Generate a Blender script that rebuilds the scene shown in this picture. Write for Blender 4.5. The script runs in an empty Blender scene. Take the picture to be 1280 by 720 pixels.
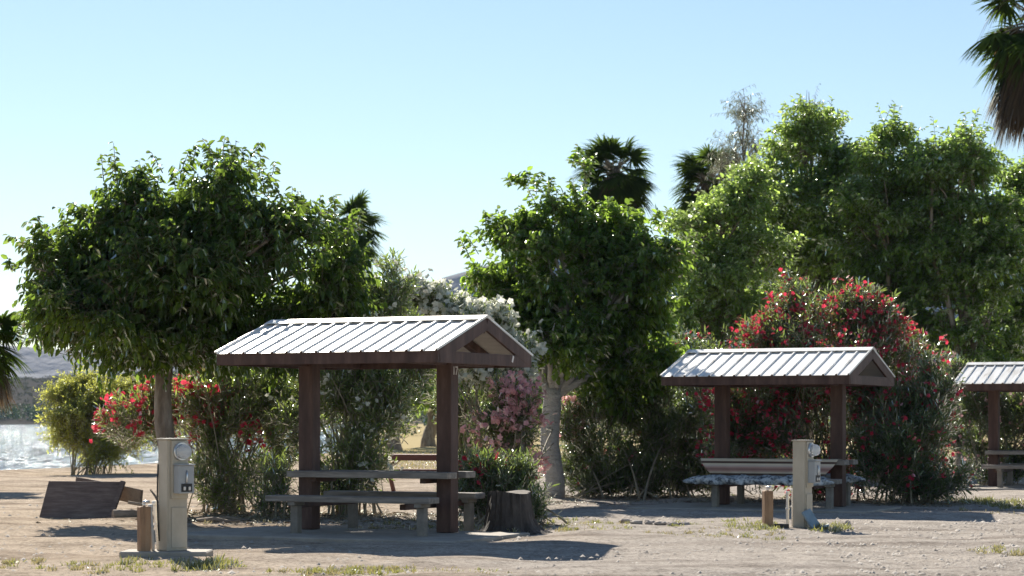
import bpy, math, random
import numpy as np
from mathutils import Vector, Matrix

R = math.radians
scene = bpy.context.scene
COL = scene.collection
F = 2700.0          # focal length in pixels of the 1280 px wide photograph
HZ = 525.0          # its horizon row
EYE = 1.43          # camera height in metres

def at(px, py, d):
    """a picture position and a distance in metres -> a point of the place"""
    return Vector(((px - 640) * d / F, d, EYE + (HZ - py) * d / F))

# ------------------------------------------------------------------ materials
def nodes(name):
    m = bpy.data.materials.new(name)
    m.use_nodes = True
    nt = m.node_tree
    nt.nodes.clear()
    out = nt.nodes.new('ShaderNodeOutputMaterial')
    return m, nt, out

def N(nt, t, **kw):
    n = nt.nodes.new(t)
    for k, v in kw.items():
        if k in n.inputs:
            n.inputs[k].default_value = v
        else:
            setattr(n, k, v)
    return n

def rgb(c): return (c[0], c[1], c[2], 1.0)

def ramp(nt, stops):
    r = nt.nodes.new('ShaderNodeValToRGB')
    e = r.color_ramp.elements
    while len(e) < len(stops): e.new(0.5)
    for i, (p, c) in enumerate(stops):
        e[i].position = p
        e[i].color = rgb(c) if len(c) == 3 else c
    return r

def leaf_mat(name, c1, c2, tc, trans=0.42, gloss=0.08, rough=0.34):
    m, nt, out = nodes(name)
    geo = N(nt, 'ShaderNodeNewGeometry')
    rp = ramp(nt, [(0.0, c1), (1.0, c2)])
    nt.links.new(geo.outputs['Random Per Island'], rp.inputs[0])
    t1 = tuple(v * 0.65 for v in tc)
    rt = ramp(nt, [(0.0, t1), (1.0, tc)])
    nt.links.new(geo.outputs['Random Per Island'], rt.inputs[0])
    d = N(nt, 'ShaderNodeBsdfDiffuse'); t = N(nt, 'ShaderNodeBsdfTranslucent')
    g = N(nt, 'ShaderNodeBsdfGlossy', Roughness=rough)
    g.inputs['Color'].default_value = (.9, .95, .9, 1)
    nt.links.new(rp.outputs[0], d.inputs['Color']); nt.links.new(rt.outputs[0], t.inputs['Color'])
    mx = N(nt, 'ShaderNodeMixShader'); mx.inputs[0].default_value = trans
    nt.links.new(d.outputs[0], mx.inputs[1]); nt.links.new(t.outputs[0], mx.inputs[2])
    m2 = N(nt, 'ShaderNodeMixShader')
    lw = N(nt, 'ShaderNodeFresnel', IOR=1.4)
    mu = N(nt, 'ShaderNodeMath', operation='MULTIPLY'); mu.inputs[1].default_value = gloss / 0.05
    nt.links.new(lw.outputs[0], mu.inputs[0]); mu.use_clamp = True
    nt.links.new(mu.outputs[0], m2.inputs[0])
    nt.links.new(mx.outputs[0], m2.inputs[1]); nt.links.new(g.outputs[0], m2.inputs[2])
    nt.links.new(m2.outputs[0], out.inputs['Surface'])
    return m

def surf_mat(name, stops, scale=8.0, stretch=(1, 1, 1), rough=0.75, bump=0.3, bdist=0.01, metal=0.0, detail=8.0, spec=0.5, scale2=None):
    """noise coloured surface in object coordinates"""
    m, nt, out = nodes(name)
    tc = N(nt, 'ShaderNodeTexCoord'); mp = N(nt, 'ShaderNodeMapping'); mp.inputs['Scale'].default_value = stretch
    nt.links.new(tc.outputs['Object'], mp.inputs[0])
    nz = N(nt, 'ShaderNodeTexNoise', Scale=scale, Detail=detail, Roughness=0.65)
    nt.links.new(mp.outputs[0], nz.inputs['Vector'])
    rp = ramp(nt, stops)
    nt.links.new(nz.outputs['Fac'], rp.inputs[0])
    b = N(nt, 'ShaderNodeBsdfPrincipled', Roughness=rough, Metallic=metal)
    b.inputs['Specular IOR Level'].default_value = spec
    nt.links.new(rp.outputs[0], b.inputs['Base Color'])
    nz2 = N(nt, 'ShaderNodeTexNoise', Scale=scale2 or scale * 3, Detail=6.0)
    nt.links.new(mp.outputs[0], nz2.inputs['Vector'])
    bp = N(nt, 'ShaderNodeBump', Strength=bump, Distance=bdist)
    nt.links.new(nz2.outputs['Fac'], bp.inputs['Height'])
    nt.links.new(bp.outputs[0], b.inputs['Normal'])
    nt.links.new(b.outputs[0], out.inputs['Surface'])
    return m

M = {}
M['mulberry'] = leaf_mat('mulberry_leaf', (.018, .042, .010), (.040, .078, .018), (.31, .47, .06), .50, .028, .36)
M['mulberry_pale'] = leaf_mat('mulberry_leaf_young', (.022, .052, .011), (.045, .090, .020), (.42, .64, .08), .54, .032, .36)
M['cottonwood'] = leaf_mat('cottonwood_leaf', (.055, .100, .024), (.10, .155, .040), (.58, .80, .17), .60, .035, .4)
M['cottonwood_deep'] = leaf_mat('cottonwood_leaf_deep', (.042, .080, .020), (.080, .130, .034), (.54, .77, .15), .59, .035, .4)
M['oleander'] = leaf_mat('oleander_leaf', (.032, .062, .020), (.065, .105, .036), (.34, .46, .09), .40, .10, .27)
M['oleander_lit'] = leaf_mat('oleander_leaf_lit', (.045, .090, .024), (.085, .140, .042), (.46, .60, .10), .45, .10, .27)  # brighter copy of the oleander leaf, sunlit look put into its colour
M['mesquite'] = leaf_mat('mesquite_leaf', (.12, .15, .03), (.20, .22, .045), (.74, .76, .14), .6, .02, .5)
M['gum'] = leaf_mat('gum_leaf', (.11, .13, .08), (.17, .19, .12), (.26, .30, .15), .35, .06, .4)
M['far_green'] = leaf_mat('far_leaf', (.025, .05, .022), (.05, .08, .03), (.07, .12, .03), .3, .02, .5)
M['scrub'] = leaf_mat('scrub_leaf', (.10, .10, .06), (.16, .15, .09), (.12, .12, .05), .2, .0, .6)
M['grass'] = leaf_mat('grass_blade', (.12, .14, .03), (.30, .25, .11), (.40, .40, .10), .45, .03, .5)
M['grass_dry'] = leaf_mat('grass_blade_dry', (.30, .25, .12), (.42, .36, .19), (.45, .38, .16), .4, .03, .5)
M['litter'] = leaf_mat('dead_leaf', (.07, .045, .025), (.24, .17, .09), (.18, .11, .05), .15, .03, .5)
M['palm'] = leaf_mat('palm_frond', (.018, .036, .009), (.038, .064, .016), (.16, .25, .035), .32, .0, .6)
M['palm_dead'] = leaf_mat('palm_frond_dead', (.050, .034, .021), (.12, .082, .048), (.22, .14, .07), .25, .02, .6)
M['red_petal'] = leaf_mat('red_petal', (.50, .018, .055), (.72, .07, .12), (.85, .08, .14), .52, .02, .5)
M['pink_petal'] = leaf_mat('pink_petal', (.84, .36, .38), (.90, .58, .58), (.97, .58, .58), .55, .02, .5)
M['white_petal'] = leaf_mat('white_petal', (.72, .72, .62), (.85, .84, .76), (.92, .92, .80), .52, .02, .5)

M['bark'] = surf_mat('mulberry_bark', [(.3, (.10, .075, .055)), (.5, (.23, .18, .14)), (.72, (.36, .31, .26))], 9, (1, 1, .25), .9, .9, .03)
M['bark_white'] = surf_mat('limewashed_bark', [(.28, (.15, .125, .105)), (.40, (.40, .375, .35)), (.60, (.50, .48, .46))], 6, (1, 1, 3.2), .9, 1.0, .05)
M['twig'] = surf_mat('twig', [(.3, (.09, .07, .045)), (.7, (.20, .16, .10))], 6, rough=.9)
M['stem'] = surf_mat('oleander_stem', [(.3, (.16, .13, .09)), (.7, (.34, .30, .22))], 6, rough=.85)
M['palm_trunk'] = surf_mat('palm_trunk_bark', [(.3, (.055, .042, .032)), (.7, (.15, .115, .09))], 5, (1, 1, 3), .95, .9, .04)
M['brown_wood'] = surf_mat('brown_painted_wood', [(.28, (.034, .015, .010)), (.5, (.070, .033, .024)), (.75, (.135, .080, .060))], 4.5, (1.5, 1.5, .35), .62, .45, .008)
M['grey_wood'] = surf_mat('weathered_plank', [(.25, (.11, .095, .08)), (.5, (.23, .205, .18)), (.75, (.36, .33, .29))], 7, (.35, 3, 3), .85, .5, .006)
M['pale_leg'] = surf_mat('old_concrete_leg', [(.25, (.15, .135, .115)), (.7, (.27, .245, .21))], 9, rough=.9, bump=.4)
M['red_wood'] = surf_mat('red_brown_table_wood', [(.25, (.10, .034, .026)), (.55, (.17, .065, .05)), (.8, (.26, .14, .11))], 4, (.6, 3, 3), .75, .3, .006)
M['ply'] = surf_mat('pale_ply', [(.2, (.42, .38, .33)), (.8, (.62, .58, .52))], 3, (1, 3, 1), .8, .2)
M['concrete'] = surf_mat('slab_concrete', [(.2, (.22, .195, .165)), (.5, (.33, .295, .25)), (.8, (.42, .38, .33))], 4, rough=.9, bump=.35, bdist=.006)
M['stump'] = surf_mat('stump_bark', [(.3, (.03, .026, .024)), (.55, (.07, .06, .054)), (.75, (.125, .11, .098))], 8, (1, 1, .35), .95, 1.0, .03)
M['cut_wood'] = surf_mat('stump_top', [(.3, (.07, .058, .048)), (.7, (.17, .14, .115))], 10, rough=.9)
M['board_dark'] = surf_mat('dark_weathered_board', [(.28, (.085, .060, .052)), (.5, (.165, .12, .105)), (.72, (.26, .205, .175))], 7, (.4, 2.5, 2.5), .8, .4, .006)
M['board_tan'] = surf_mat('tan_board', [(.25, (.20, .13, .08)), (.7, (.33, .23, .15))], 6, (1, 3, 3), .8, .4, .006)
M['log'] = surf_mat('old_log', [(.25, (.17, .13, .10)), (.7, (.36, .28, .21))], 8, (.4, 2, 2), .9, .8, .02)
M['orange_post'] = surf_mat('stained_post', [(.28, (.14, .085, .05)), (.5, (.33, .20, .115)), (.75, (.42, .28, .17))], 5, (2, 2, .35), .85, .5, .01)
M['pedestal'] = surf_mat('tan_enamel', [(.2, (.36, .315, .245)), (.55, (.46, .41, .325)), (.8, (.52, .47, .385))], 5, (1, 1, .5), .5, .12, .004)
M['meter_box'] = surf_mat('grey_enamel', [(.2, (.27, .29, .30)), (.8, (.38, .40, .42))], 6, rough=.45, bump=.1)
M['steel'] = surf_mat('bright_steel', [(.2, (.55, .57, .60)), (.8, (.72, .74, .76))], 8, rough=.3, bump=.1, metal=.9)
M['white_plastic'] = surf_mat('white_pipe', [(.2, (.58, .56, .52)), (.8, (.74, .72, .68))], 8, rough=.5, bump=.1)
M['black'] = surf_mat('black_rubber', [(.2, (.015, .015, .016)), (.8, (.03, .03, .032))], 8, rough=.6)
M['blue_board'] = surf_mat('blue_grey_panel', [(.25, (.15, .22, .27)), (.7, (.26, .34, .40))], 8, rough=.6, bump=.2)
M['white_paint'] = surf_mat('white_paint', [(.2, (.66, .62, .58)), (.8, (.78, .75, .71))], 14, rough=.7)
M['stone'] = surf_mat('field_stone', [(.25, (.24, .20, .17)), (.7, (.46, .40, .35))], 6, rough=.9, bump=.8, bdist=.02)
M['pebble'] = surf_mat('gravel_pebble', [(.25, (.16, .14, .12)), (.5, (.33, .29, .25)), (.75, (.50, .46, .41))], 1.3, rough=.9, bump=.2, detail=1)

def roof_mat():
    m, nt, out = nodes('white_ribbed_metal')
    tc = N(nt, 'ShaderNodeTexCoord')
    nz = N(nt, 'ShaderNodeTexNoise', Scale=2.2, Detail=8.0, Roughness=.7)
    mp = N(nt, 'ShaderNodeMapping'); mp.inputs['Scale'].default_value = (4, .5, 1)
    nt.links.new(tc.outputs['Object'], mp.inputs[0]); nt.links.new(mp.outputs[0], nz.inputs['Vector'])
    rp = ramp(nt, [(.30, (.46, .42, .36)), (.42, (.66, .64, .60)), (.55, (.77, .76, .73)), (.8, (.82, .815, .80))])
    nt.links.new(nz.outputs['Fac'], rp.inputs[0])
    b = N(nt, 'ShaderNodeBsdfPrincipled', Roughness=.42, Metallic=.25)
    nt.links.new(rp.outputs[0], b.inputs['Base Color'])
    n2 = N(nt, 'ShaderNodeTexNoise', Scale=1.6, Detail=3.0)
    nt.links.new(tc.outputs['Object'], n2.inputs['Vector'])
    bp = N(nt, 'ShaderNodeBump', Strength=.12, Distance=.02)
    nt.links.new(n2.outputs['Fac'], bp.inputs['Height']); nt.links.new(bp.outputs[0], b.inputs['Normal'])
    nt.links.new(b.outputs[0], out.inputs['Surface'])
    return m
M['roof'] = roof_mat()

def glass_mat():
    m, nt, out = nodes('meter_glass')
    b = N(nt, 'ShaderNodeBsdfPrincipled', Roughness=.08)
    b.inputs['Base Color'].default_value = (.85, .9, .95, 1)
    b.inputs['Transmission Weight'].default_value = .75
    nt.links.new(b.outputs[0], out.inputs['Surface'])
    return m
M['glass'] = glass_mat()

def stripe_mat():
    m, nt, out = nodes('striped_cloth')
    tc = N(nt, 'ShaderNodeTexCoord'); sx = N(nt, 'ShaderNodeSeparateXYZ')
    nt.links.new(tc.outputs['Object'], sx.inputs[0])
    mr = N(nt, 'ShaderNodeMapRange'); mr.inputs['From Min'].default_value = .50; mr.inputs['From Max'].default_value = .82
    nt.links.new(sx.outputs['Z'], mr.inputs['Value'])
    a, br, wine, cr = (.50, .41, .31), (.085, .05, .04), (.45, .28, .24), (.68, .58, .44)
    gy = (.56, .48, .42)
    wd = (.26, .15, .13)
    rp = ramp(nt, [(0, a), (.09, a), (.13, br), (.19, br), (.24, cr), (.33, wine), (.42, wd), (.50, wine), (.60, gy), (.69, cr), (.73, br), (.80, br), (.85, cr), (1, a)])
    rp.color_ramp.interpolation = 'LINEAR'
    nt.links.new(mr.outputs[0], rp.inputs[0])
    b = N(nt, 'ShaderNodeBsdfPrincipled', Roughness=.95)
    nt.links.new(rp.outputs[0], b.inputs['Base Color'])
    nt.links.new(b.outputs[0], out.inputs['Surface'])
    return m
M['stripe'] = stripe_mat()
M['mottled'] = surf_mat('mottled_cover', [(.36, (.05, .06, .075)), (.45, (.24, .27, .30)), (.55, (.52, .55, .57)), (.75, (.66, .68, .68))], 13, (1, 1, 1), .85, .5, .02, detail=3)

def ground_mat():
    m, nt, out = nodes('gravel_and_sand')
    tc = N(nt, 'ShaderNodeTexCoord')
    co = tc.outputs['Object']
    big = N(nt, 'ShaderNodeTexNoise', Scale=.22, Detail=6.0, Roughness=.6)
    mid = N(nt, 'ShaderNodeTexNoise', Scale=1.6, Detail=8.0, Roughness=.7)
    fine = N(nt, 'ShaderNodeTexNoise', Scale=17.0, Detail=9.0, Roughness=.85)
    trk = N(nt, 'ShaderNodeTexNoise', Scale=.5, Detail=5.0)
    mp = N(nt, 'ShaderNodeMapping'); mp.inputs['Scale'].default_value = (.18, 2.2, 1); mp.inputs['Rotation'].default_value = (0, 0, R(-7))
    nt.links.new(co, mp.inputs[0]); nt.links.new(mp.outputs[0], trk.inputs['Vector'])
    for n in (big, mid, fine): nt.links.new(co, n.inputs['Vector'])
    # sand (left, by the water) to grey gravel (right)
    sx = N(nt, 'ShaderNodeSeparateXYZ'); nt.links.new(co, sx.inputs[0])
    ad = N(nt, 'ShaderNodeMath', operation='MULTIPLY_ADD'); ad.inputs[1].default_value = .14; ad.inputs[2].default_value = .12
    nt.links.new(sx.outputs['X'], ad.inputs[0])
    ad2 = N(nt, 'ShaderNodeMath', operation='ADD'); nt.links.new(ad.outputs[0], ad2.inputs[0]); nt.links.new(big.outputs['Fac'], ad2.inputs[1])
    ad2.use_clamp = True
    base = ramp(nt, [(.15, (.465, .395, .32)), (.75, (.405, .372, .338))])
    nt.links.new(ad2.outputs[0], base.inputs[0])
    r1 = ramp(nt, [(.28, (.52, .50, .48)), (.5, (.92, .91, .90)), (.75, (1.12, 1.1, 1.08))])
    nt.links.new(mid.outputs['Fac'], r1.inputs[0])
    r2 = ramp(nt, [(.35, (.30, .28, .26)), (.47, (.93, .92, .91)), (.60, (1.36, 1.34, 1.30))])
    nt.links.new(fine.outputs['Fac'], r2.inputs[0])
    r3 = ramp(nt, [(.36, (.70, .68, .67)), (.50, (1, 1, 1)), (.8, (1.07, 1.06, 1.04))])
    nt.links.new(trk.outputs['Fac'], r3.inputs[0])
    cur = base.outputs[0]
    for r in (r1, r2, r3):
        mx = N(nt, 'ShaderNodeMix', data_type='RGBA', blend_type='MULTIPLY'); mx.inputs[0].default_value = 1.0
        nt.links.new(cur, mx.inputs[6]); nt.links.new(r.outputs[0], mx.inputs[7]); cur = mx.outputs[2]
    # far bank: dusty scrubland, and dry grass inland
    sy = sx.outputs['Y']
    mr = N(nt, 'ShaderNodeMapRange'); mr.inputs['From Min'].default_value = 70; mr.inputs['From Max'].default_value = 100
    nt.links.new(sy, mr.inputs['Value'])
    mx = N(nt, 'ShaderNodeMix', data_type='RGBA'); nt.links.new(mr.outputs[0], mx.inputs[0])
    nt.links.new(cur, mx.inputs[6]); mx.inputs[7].default_value = (.40, .33, .19, 1); cur = mx.outputs[2]
    mr2 = N(nt, 'ShaderNodeMapRange'); mr2.inputs['From Min'].default_value = 700; mr2.inputs['From Max'].default_value = 900
    nt.links.new(sy, mr2.inputs['Value'])
    mx = N(nt, 'ShaderNodeMix', data_type='RGBA'); nt.links.new(mr2.outputs[0], mx.inputs[0])
    nt.links.new(cur, mx.inputs[6]); mx.inputs[7].default_value = (.07, .064, .054, 1); cur = mx.outputs[2]
    b = N(nt, 'ShaderNodeBsdfPrincipled', Roughness=.95)
    b.inputs['Specular IOR Level'].default_value = 0.0
    nt.links.new(cur, b.inputs['Base Color'])
    b1 = N(nt, 'ShaderNodeBump', Strength=.7, Distance=.06); nt.links.new(mid.outputs['Fac'], b1.inputs['Height'])
    b2 = N(nt, 'ShaderNodeBump', Strength=.8, Distance=.025); nt.links.new(fine.outputs['Fac'], b2.inputs['Height'])
    nt.links.new(b1.outputs[0], b2.inputs['Normal']); nt.links.new(b2.outputs[0], b.inputs['Normal'])
    nt.links.new(b.outputs[0], out.inputs['Surface'])
    return m
M['ground'] = ground_mat()

def water_mat():
    m, nt, out = nodes('river_water')
    tc = N(nt, 'ShaderNodeTexCoord'); mp = N(nt, 'ShaderNodeMapping'); mp.inputs['Scale'].default_value = (1.0, .6, 1)
    nt.links.new(tc.outputs['Object'], mp.inputs[0])
    n1 = N(nt, 'ShaderNodeTexNoise', Scale=1.3, Detail=3.0, Roughness=.55)
    n2 = N(nt, 'ShaderNodeTexNoise', Scale=4.2, Detail=2.0, Roughness=.5)
    for n in (n1, n2): nt.links.new(mp.outputs[0], n.inputs['Vector'])
    b1 = N(nt, 'ShaderNodeBump', Strength=1.0, Distance=.38); nt.links.new(n1.outputs['Fac'], b1.inputs['Height'])
    b2 = N(nt, 'ShaderNodeBump', Strength=1.0, Distance=.12); nt.links.new(n2.outputs['Fac'], b2.inputs['Height'])
    nt.links.new(b1.outputs[0], b2.inputs['Normal'])
    b3 = N(nt, 'ShaderNodeBump', Strength=1.0, Distance=.004); nt.links.new(n1.outputs['Fac'], b3.inputs['Height'])
    sh = []
    for ro, c, nb in ((.12, (.05, .10, .13, 1), b2), (.03, (.05, .12, .17, 1), b3)):
        b = N(nt, 'ShaderNodeBsdfPrincipled', Roughness=ro); b.inputs['Base Color'].default_value = c; b.inputs['IOR'].default_value = 1.33
        nt.links.new(nb.outputs[0], b.inputs['Normal']); sh.append(b)
    # ruffled streaks and calm troughs between them
    m2 = N(nt, 'ShaderNodeMapping'); m2.inputs['Scale'].default_value = (2.4, .26, 1); nt.links.new(tc.outputs['Object'], m2.inputs[0])
    mk = N(nt, 'ShaderNodeTexNoise', Scale=1.0, Detail=3.0, Roughness=.7); nt.links.new(m2.outputs[0], mk.inputs['Vector'])
    rp = ramp(nt, [(.47, (1, 1, 1)), (.52, (0, 0, 0))]); nt.links.new(mk.outputs['Fac'], rp.inputs[0])
    mx = N(nt, 'ShaderNodeMixShader'); nt.links.new(rp.outputs[0], mx.inputs[0])
    nt.links.new(sh[0].outputs[0], mx.inputs[1]); nt.links.new(sh[1].outputs[0], mx.inputs[2])
    nt.links.new(mx.outputs[0], out.inputs['Surface'])
    return m
M['water'] = water_mat()
M['mountain'] = surf_mat('mountain_rock', [(.3, (.06, .065, .08)), (.7, (.11, .11, .125))], .01, rough=.95, bump=.6, bdist=12)

# ------------------------------------------------------------------ object helpers
def link(o, parent=None):
    COL.objects.link(o)
    if parent is not None: o.parent = parent
    return o

def tag(o, label=None, cat=None, group=None, kind=None):
    if label: o['label'] = label
    if cat: o['category'] = cat
    if group: o['group'] = group
    if kind: o['kind'] = kind
    return o

def empty(name, loc, rz=0.0, label=None, cat=None, group=None):
    o = bpy.data.objects.new(name, None)
    o.location = loc; o.rotation_euler = (0, 0, rz)
    link(o)
    return tag(o, label, cat, group)

class MB:
    """collects boxes, beams and tubes; build() links them as ONE mesh object"""
    def __init__(s): s.v = []; s.f = []; s.sm = []
    def add(s, vs, fs, smooth=False):
        b = len(s.v); s.v += [tuple(v) for v in vs]
        s.f += [tuple(i + b for i in f) for f in fs]; s.sm += [smooth] * len(fs)
        return s
    def box(s, c, size, rot=None):
        c = Vector(c); h = [x / 2 for x in size]
        vs = []
        for z in (-1, 1):
            for x, y in ((-1, -1), (1, -1), (1, 1), (-1, 1)):
                p = Vector((x * h[0], y * h[1], z * h[2]))
                if rot is not None: p = rot @ p
                vs.append(c + p)
        return s.add(vs, [(3, 2, 1, 0), (4, 5, 6, 7), (0, 1, 5, 4), (1, 2, 6, 5), (2, 3, 7, 6), (3, 0, 4, 7)])
    def beam(s, a, b, w, h, up=(0, 0, 1)):
        a = Vector(a); b = Vector(b); d = (b - a).normalized(); up = Vector(up)
        side = d.cross(up).normalized(); u2 = side.cross(d)
        vs = []
        for p in (a, b):
            for x, y in ((-1, -1), (1, -1), (1, 1), (-1, 1)):
                vs.append(p + side * x * w / 2 + u2 * y * h / 2)
        return s.add(vs, [(3, 2, 1, 0), (4, 5, 6, 7), (0, 1, 5, 4), (1, 2, 6, 5), (2, 3, 7, 6), (3, 0, 4, 7)])
    def tube(s, pts, rad, n=8, cap=True, jitter=0.0, rng=None):
        pts = [Vector(p) for p in pts]
        if not hasattr(rad, '__len__'): rad = [rad] * len(pts)
        vs = []; fs = []
        ref = Vector((0.31, 0.95, 0.05))
        for i, p in enumerate(pts):
            t = (pts[min(i + 1, len(pts) - 1)] - pts[max(i - 1, 0)]).normalized()
            if abs(t.dot(ref)) > .95: ref = Vector((.95, -.2, .2))
            e1 = t.cross(ref).normalized(); e2 = t.cross(e1)
            for k in range(n):
                a = 2 * math.pi * k / n
                r = rad[i] * (1 + (rng.uniform(-jitter, jitter) if rng else 0))
                vs.append(p + (e1 * math.cos(a) + e2 * math.sin(a)) * r)
        for i in range(len(pts) - 1):
            for k in range(n):
                fs.append((i * n + k, i * n + (k + 1) % n, (i + 1) * n + (k + 1) % n, (i + 1) * n + k))
        s.add(vs, fs, True)
        if cap:
            b = len(s.v) - len(vs)
            s.f.append(tuple(b + k for k in reversed(range(n)))); s.sm.append(False)
            s.f.append(tuple(b + (len(pts) - 1) * n + k for k in range(n))); s.sm.append(False)
        return s
    def build(s, name, mat, parent=None, bevel=0.0, seg=1):
        me = bpy.data.meshes.new(name)
        me.from_pydata(s.v, [], s.f); me.validate()
        if len(me.polygons) == len(s.sm): me.polygons.foreach_set('use_smooth', s.sm)
        me.materials.append(mat); me.update()
        o = link(bpy.data.objects.new(name, me), parent)
        if bevel:
            b = o.modifiers.new('bevel', 'BEVEL'); b.width = bevel; b.segments = seg; b.limit_method = 'ANGLE'
        return o

def np_obj(name, V, Q, mats, parent=None, midx=None, smooth=False):
    me = bpy.data.meshes.new(name)
    V = np.ascontiguousarray(V, dtype=np.float32); Q = np.ascontiguousarray(Q, dtype=np.int32)
    nf, k = Q.shape
    me.vertices.add(len(V)); me.vertices.foreach_set('co', V.ravel())
    me.loops.add(nf * k); me.loops.foreach_set('vertex_index', Q.ravel())
    me.polygons.add(nf)
    me.polygons.foreach_set('loop_start', np.arange(0, nf * k, k, dtype=np.int32))
    me.polygons.foreach_set('loop_total', np.full(nf, k, dtype=np.int32))
    for m in (mats if isinstance(mats, (list, tuple)) else [mats]): me.materials.append(m)
    if midx is not None: me.polygons.foreach_set('material_index', np.ascontiguousarray(midx, dtype=np.int32))
    if smooth: me.polygons.foreach_set('use_smooth', np.ones(nf, dtype=bool))
    me.update(calc_edges=True)
    return link(bpy.data.objects.new(name, me), parent)

def unit(a): return a / np.maximum(np.linalg.norm(a, axis=-1, keepdims=True), 1e-9)

class Quads:
    def __init__(s): s.V = []; s.Q = []; s.n = 0; s.M = []
    def add(s, V, Q, mi=0):
        s.V.append(V.reshape(-1, 3)); s.Q.append(Q + s.n); s.n += len(s.V[-1]); s.M.append(np.full(len(Q), mi))
    def leaves(s, pos, axis, nrm, L, W, mi=0, fold=.22, curl=.18, wide=(.5, .36)):
        n = len(pos)
        side = unit(np.cross(axis, nrm)); nrm = unit(np.cross(side, axis))
        L = L[:, None]; W = W[:, None]
        def pt(t, sgn, lift, drop): return pos + axis * L * t + side * W * sgn + nrm * (W * lift - L * drop)
        V = np.stack([pos, pt(.33, wide[0], fold, curl * .11), pt(.72, wide[1], fold * .8, curl * .5), pt(1, 0, 0, curl),
                      pt(.72, -wide[1], fold * .8, curl * .5), pt(.33, -wide[0], fold, curl * .11)], axis=1)
        b = (np.arange(n) * 6)[:, None]
        Q = np.concatenate([b + np.array([[0, 1, 2, 3]]), b + np.array([[0, 3, 4, 5]])])
        s.add(V, Q, mi)
    def tubes(s, pts, rad, mi=1, n=3):
        """pts (S,K,3), rad (K,) or (S,K)"""
        S, K, _ = pts.shape
        rad = np.broadcast_to(np.asarray(rad, dtype=float), (S, K))
        t = np.empty_like(pts); t[:, 1:-1] = pts[:, 2:] - pts[:, :-2]; t[:, 0] = pts[:, 1] - pts[:, 0]; t[:, -1] = pts[:, -1] - pts[:, -2]
        t = unit(t)
        ref = np.where(np.abs(t[..., 2:3]) > .9, np.array([1., 0, 0]), np.array([0, 0, 1.]))
        e1 = unit(np.cross(t, ref)); e2 = np.cross(t, e1)
        a = np.arange(n) * 2 * np.pi / n
        V = pts[:, :, None, :] + (e1[:, :, None, :] * np.cos(a)[None, None, :, None] + e2[:, :, None, :] * np.sin(a)[None, None, :, None]) * rad[:, :, None, None]
        idx = np.arange(S * K * n).reshape(S, K, n)
        q = np.stack([idx[:, :-1], np.roll(idx, -1, 2)[:, :-1], np.roll(idx, -1, 2)[:, 1:], idx[:, 1:]], axis=-1).reshape(-1, 4)
        s.add(V, q, mi)
    def build(s, name, mats, parent=None, smooth=False):
        return np_obj(name, np.concatenate(s.V), np.concatenate(s.Q), mats, parent, np.concatenate(s.M), smooth)

def sprigs(q, base, dirs, Ls, nleaf, leafL, leafW, rng, droop=.35, spread=.95, bend=.15, stem_r=.006, t0=.12, wide=(.5, .36), curl=.18, fold=.22, upturn=0.0):
    S = len(base)
    dirs = unit(dirs)
    t = np.linspace(t0, 1.0, nleaf)[None, :, None] + rng.uniform(-.03, .03, (S, nleaf, 1))
    Lc = Ls[:, None, None]
    bendv = np.array([0, 0, -1.0])[None, None, :] * bend
    P = base[:, None, :] + dirs[:, None, :] * Lc * t + bendv * Lc * t * t
    tan = unit(dirs[:, None, :] + 2 * bendv * t)
    ref = np.where(np.abs(dirs[:, 2:3]) > .9, np.array([1., 0, 0]), np.array([0, 0, 1.]))
    e1 = unit(np.cross(dirs, ref)); e2 = np.cross(dirs, e1)
    az = (np.arange(nleaf) * 2.39996)[None, :] + rng.uniform(0, 6.28, (S, 1)) + rng.uniform(-.4, .4, (S, nleaf))
    rad = e1[:, None, :] * np.cos(az)[..., None] + e2[:, None, :] * np.sin(az)[..., None]
    w = spread * (1 - .55 * np.clip(t, 0, 1) ** 3)
    ax = unit(tan * .55 + rad * w + np.array([0, 0, -1.0]) * droop * rng.uniform(.4, 1.5, (S, nleaf, 1)) + np.array([0, 0, 1.0]) * upturn + rng.normal(0, .12, (S, nleaf, 3)))
    up = np.array([0, 0, 1.0]) + rng.normal(0, .45, (S, nleaf, 3)) + rad * .35
    L = leafL * rng.uniform(.65, 1.2, (S, nleaf)) ; W = leafW * L / leafL * rng.uniform(.85, 1.15, (S, nleaf))
    q.leaves(P.reshape(-1, 3), ax.reshape(-1, 3), up.reshape(-1, 3), L.ravel(), W.ravel(), 0, fold, curl, wide)
    ts = np.array([0, .5, 1.0])[None, :, None]
    SP = base[:, None, :] + dirs[:, None, :] * Lc * ts + bendv * Lc * ts * ts
    q.tubes(SP, np.array([1.0, .75, .35]) * stem_r, 1)
    return P[:, -1, :]

def sample_lobes(lobes, n, rng, rmin=.35, power=2.2):
    """lobes: (centre xyz, radii xyz) -> points and outward directions"""
    C = np.array([l[0] for l in lobes]); Rr = np.array([l[1] for l in lobes])
    w = (Rr[:, 0] * Rr[:, 1] * Rr[:, 2]) ** .75; w /= w.sum()
    k = rng.choice(len(lobes), n, p=w)
    d = unit(rng.normal(0, 1, (n, 3)))
    r = rmin + (1 - rmin) * rng.uniform(0, 1, n) ** (1 / power)
    P = C[k] + d * Rr[k] * r[:, None]
    out = unit(d / Rr[k])
    return P, out, k

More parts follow.
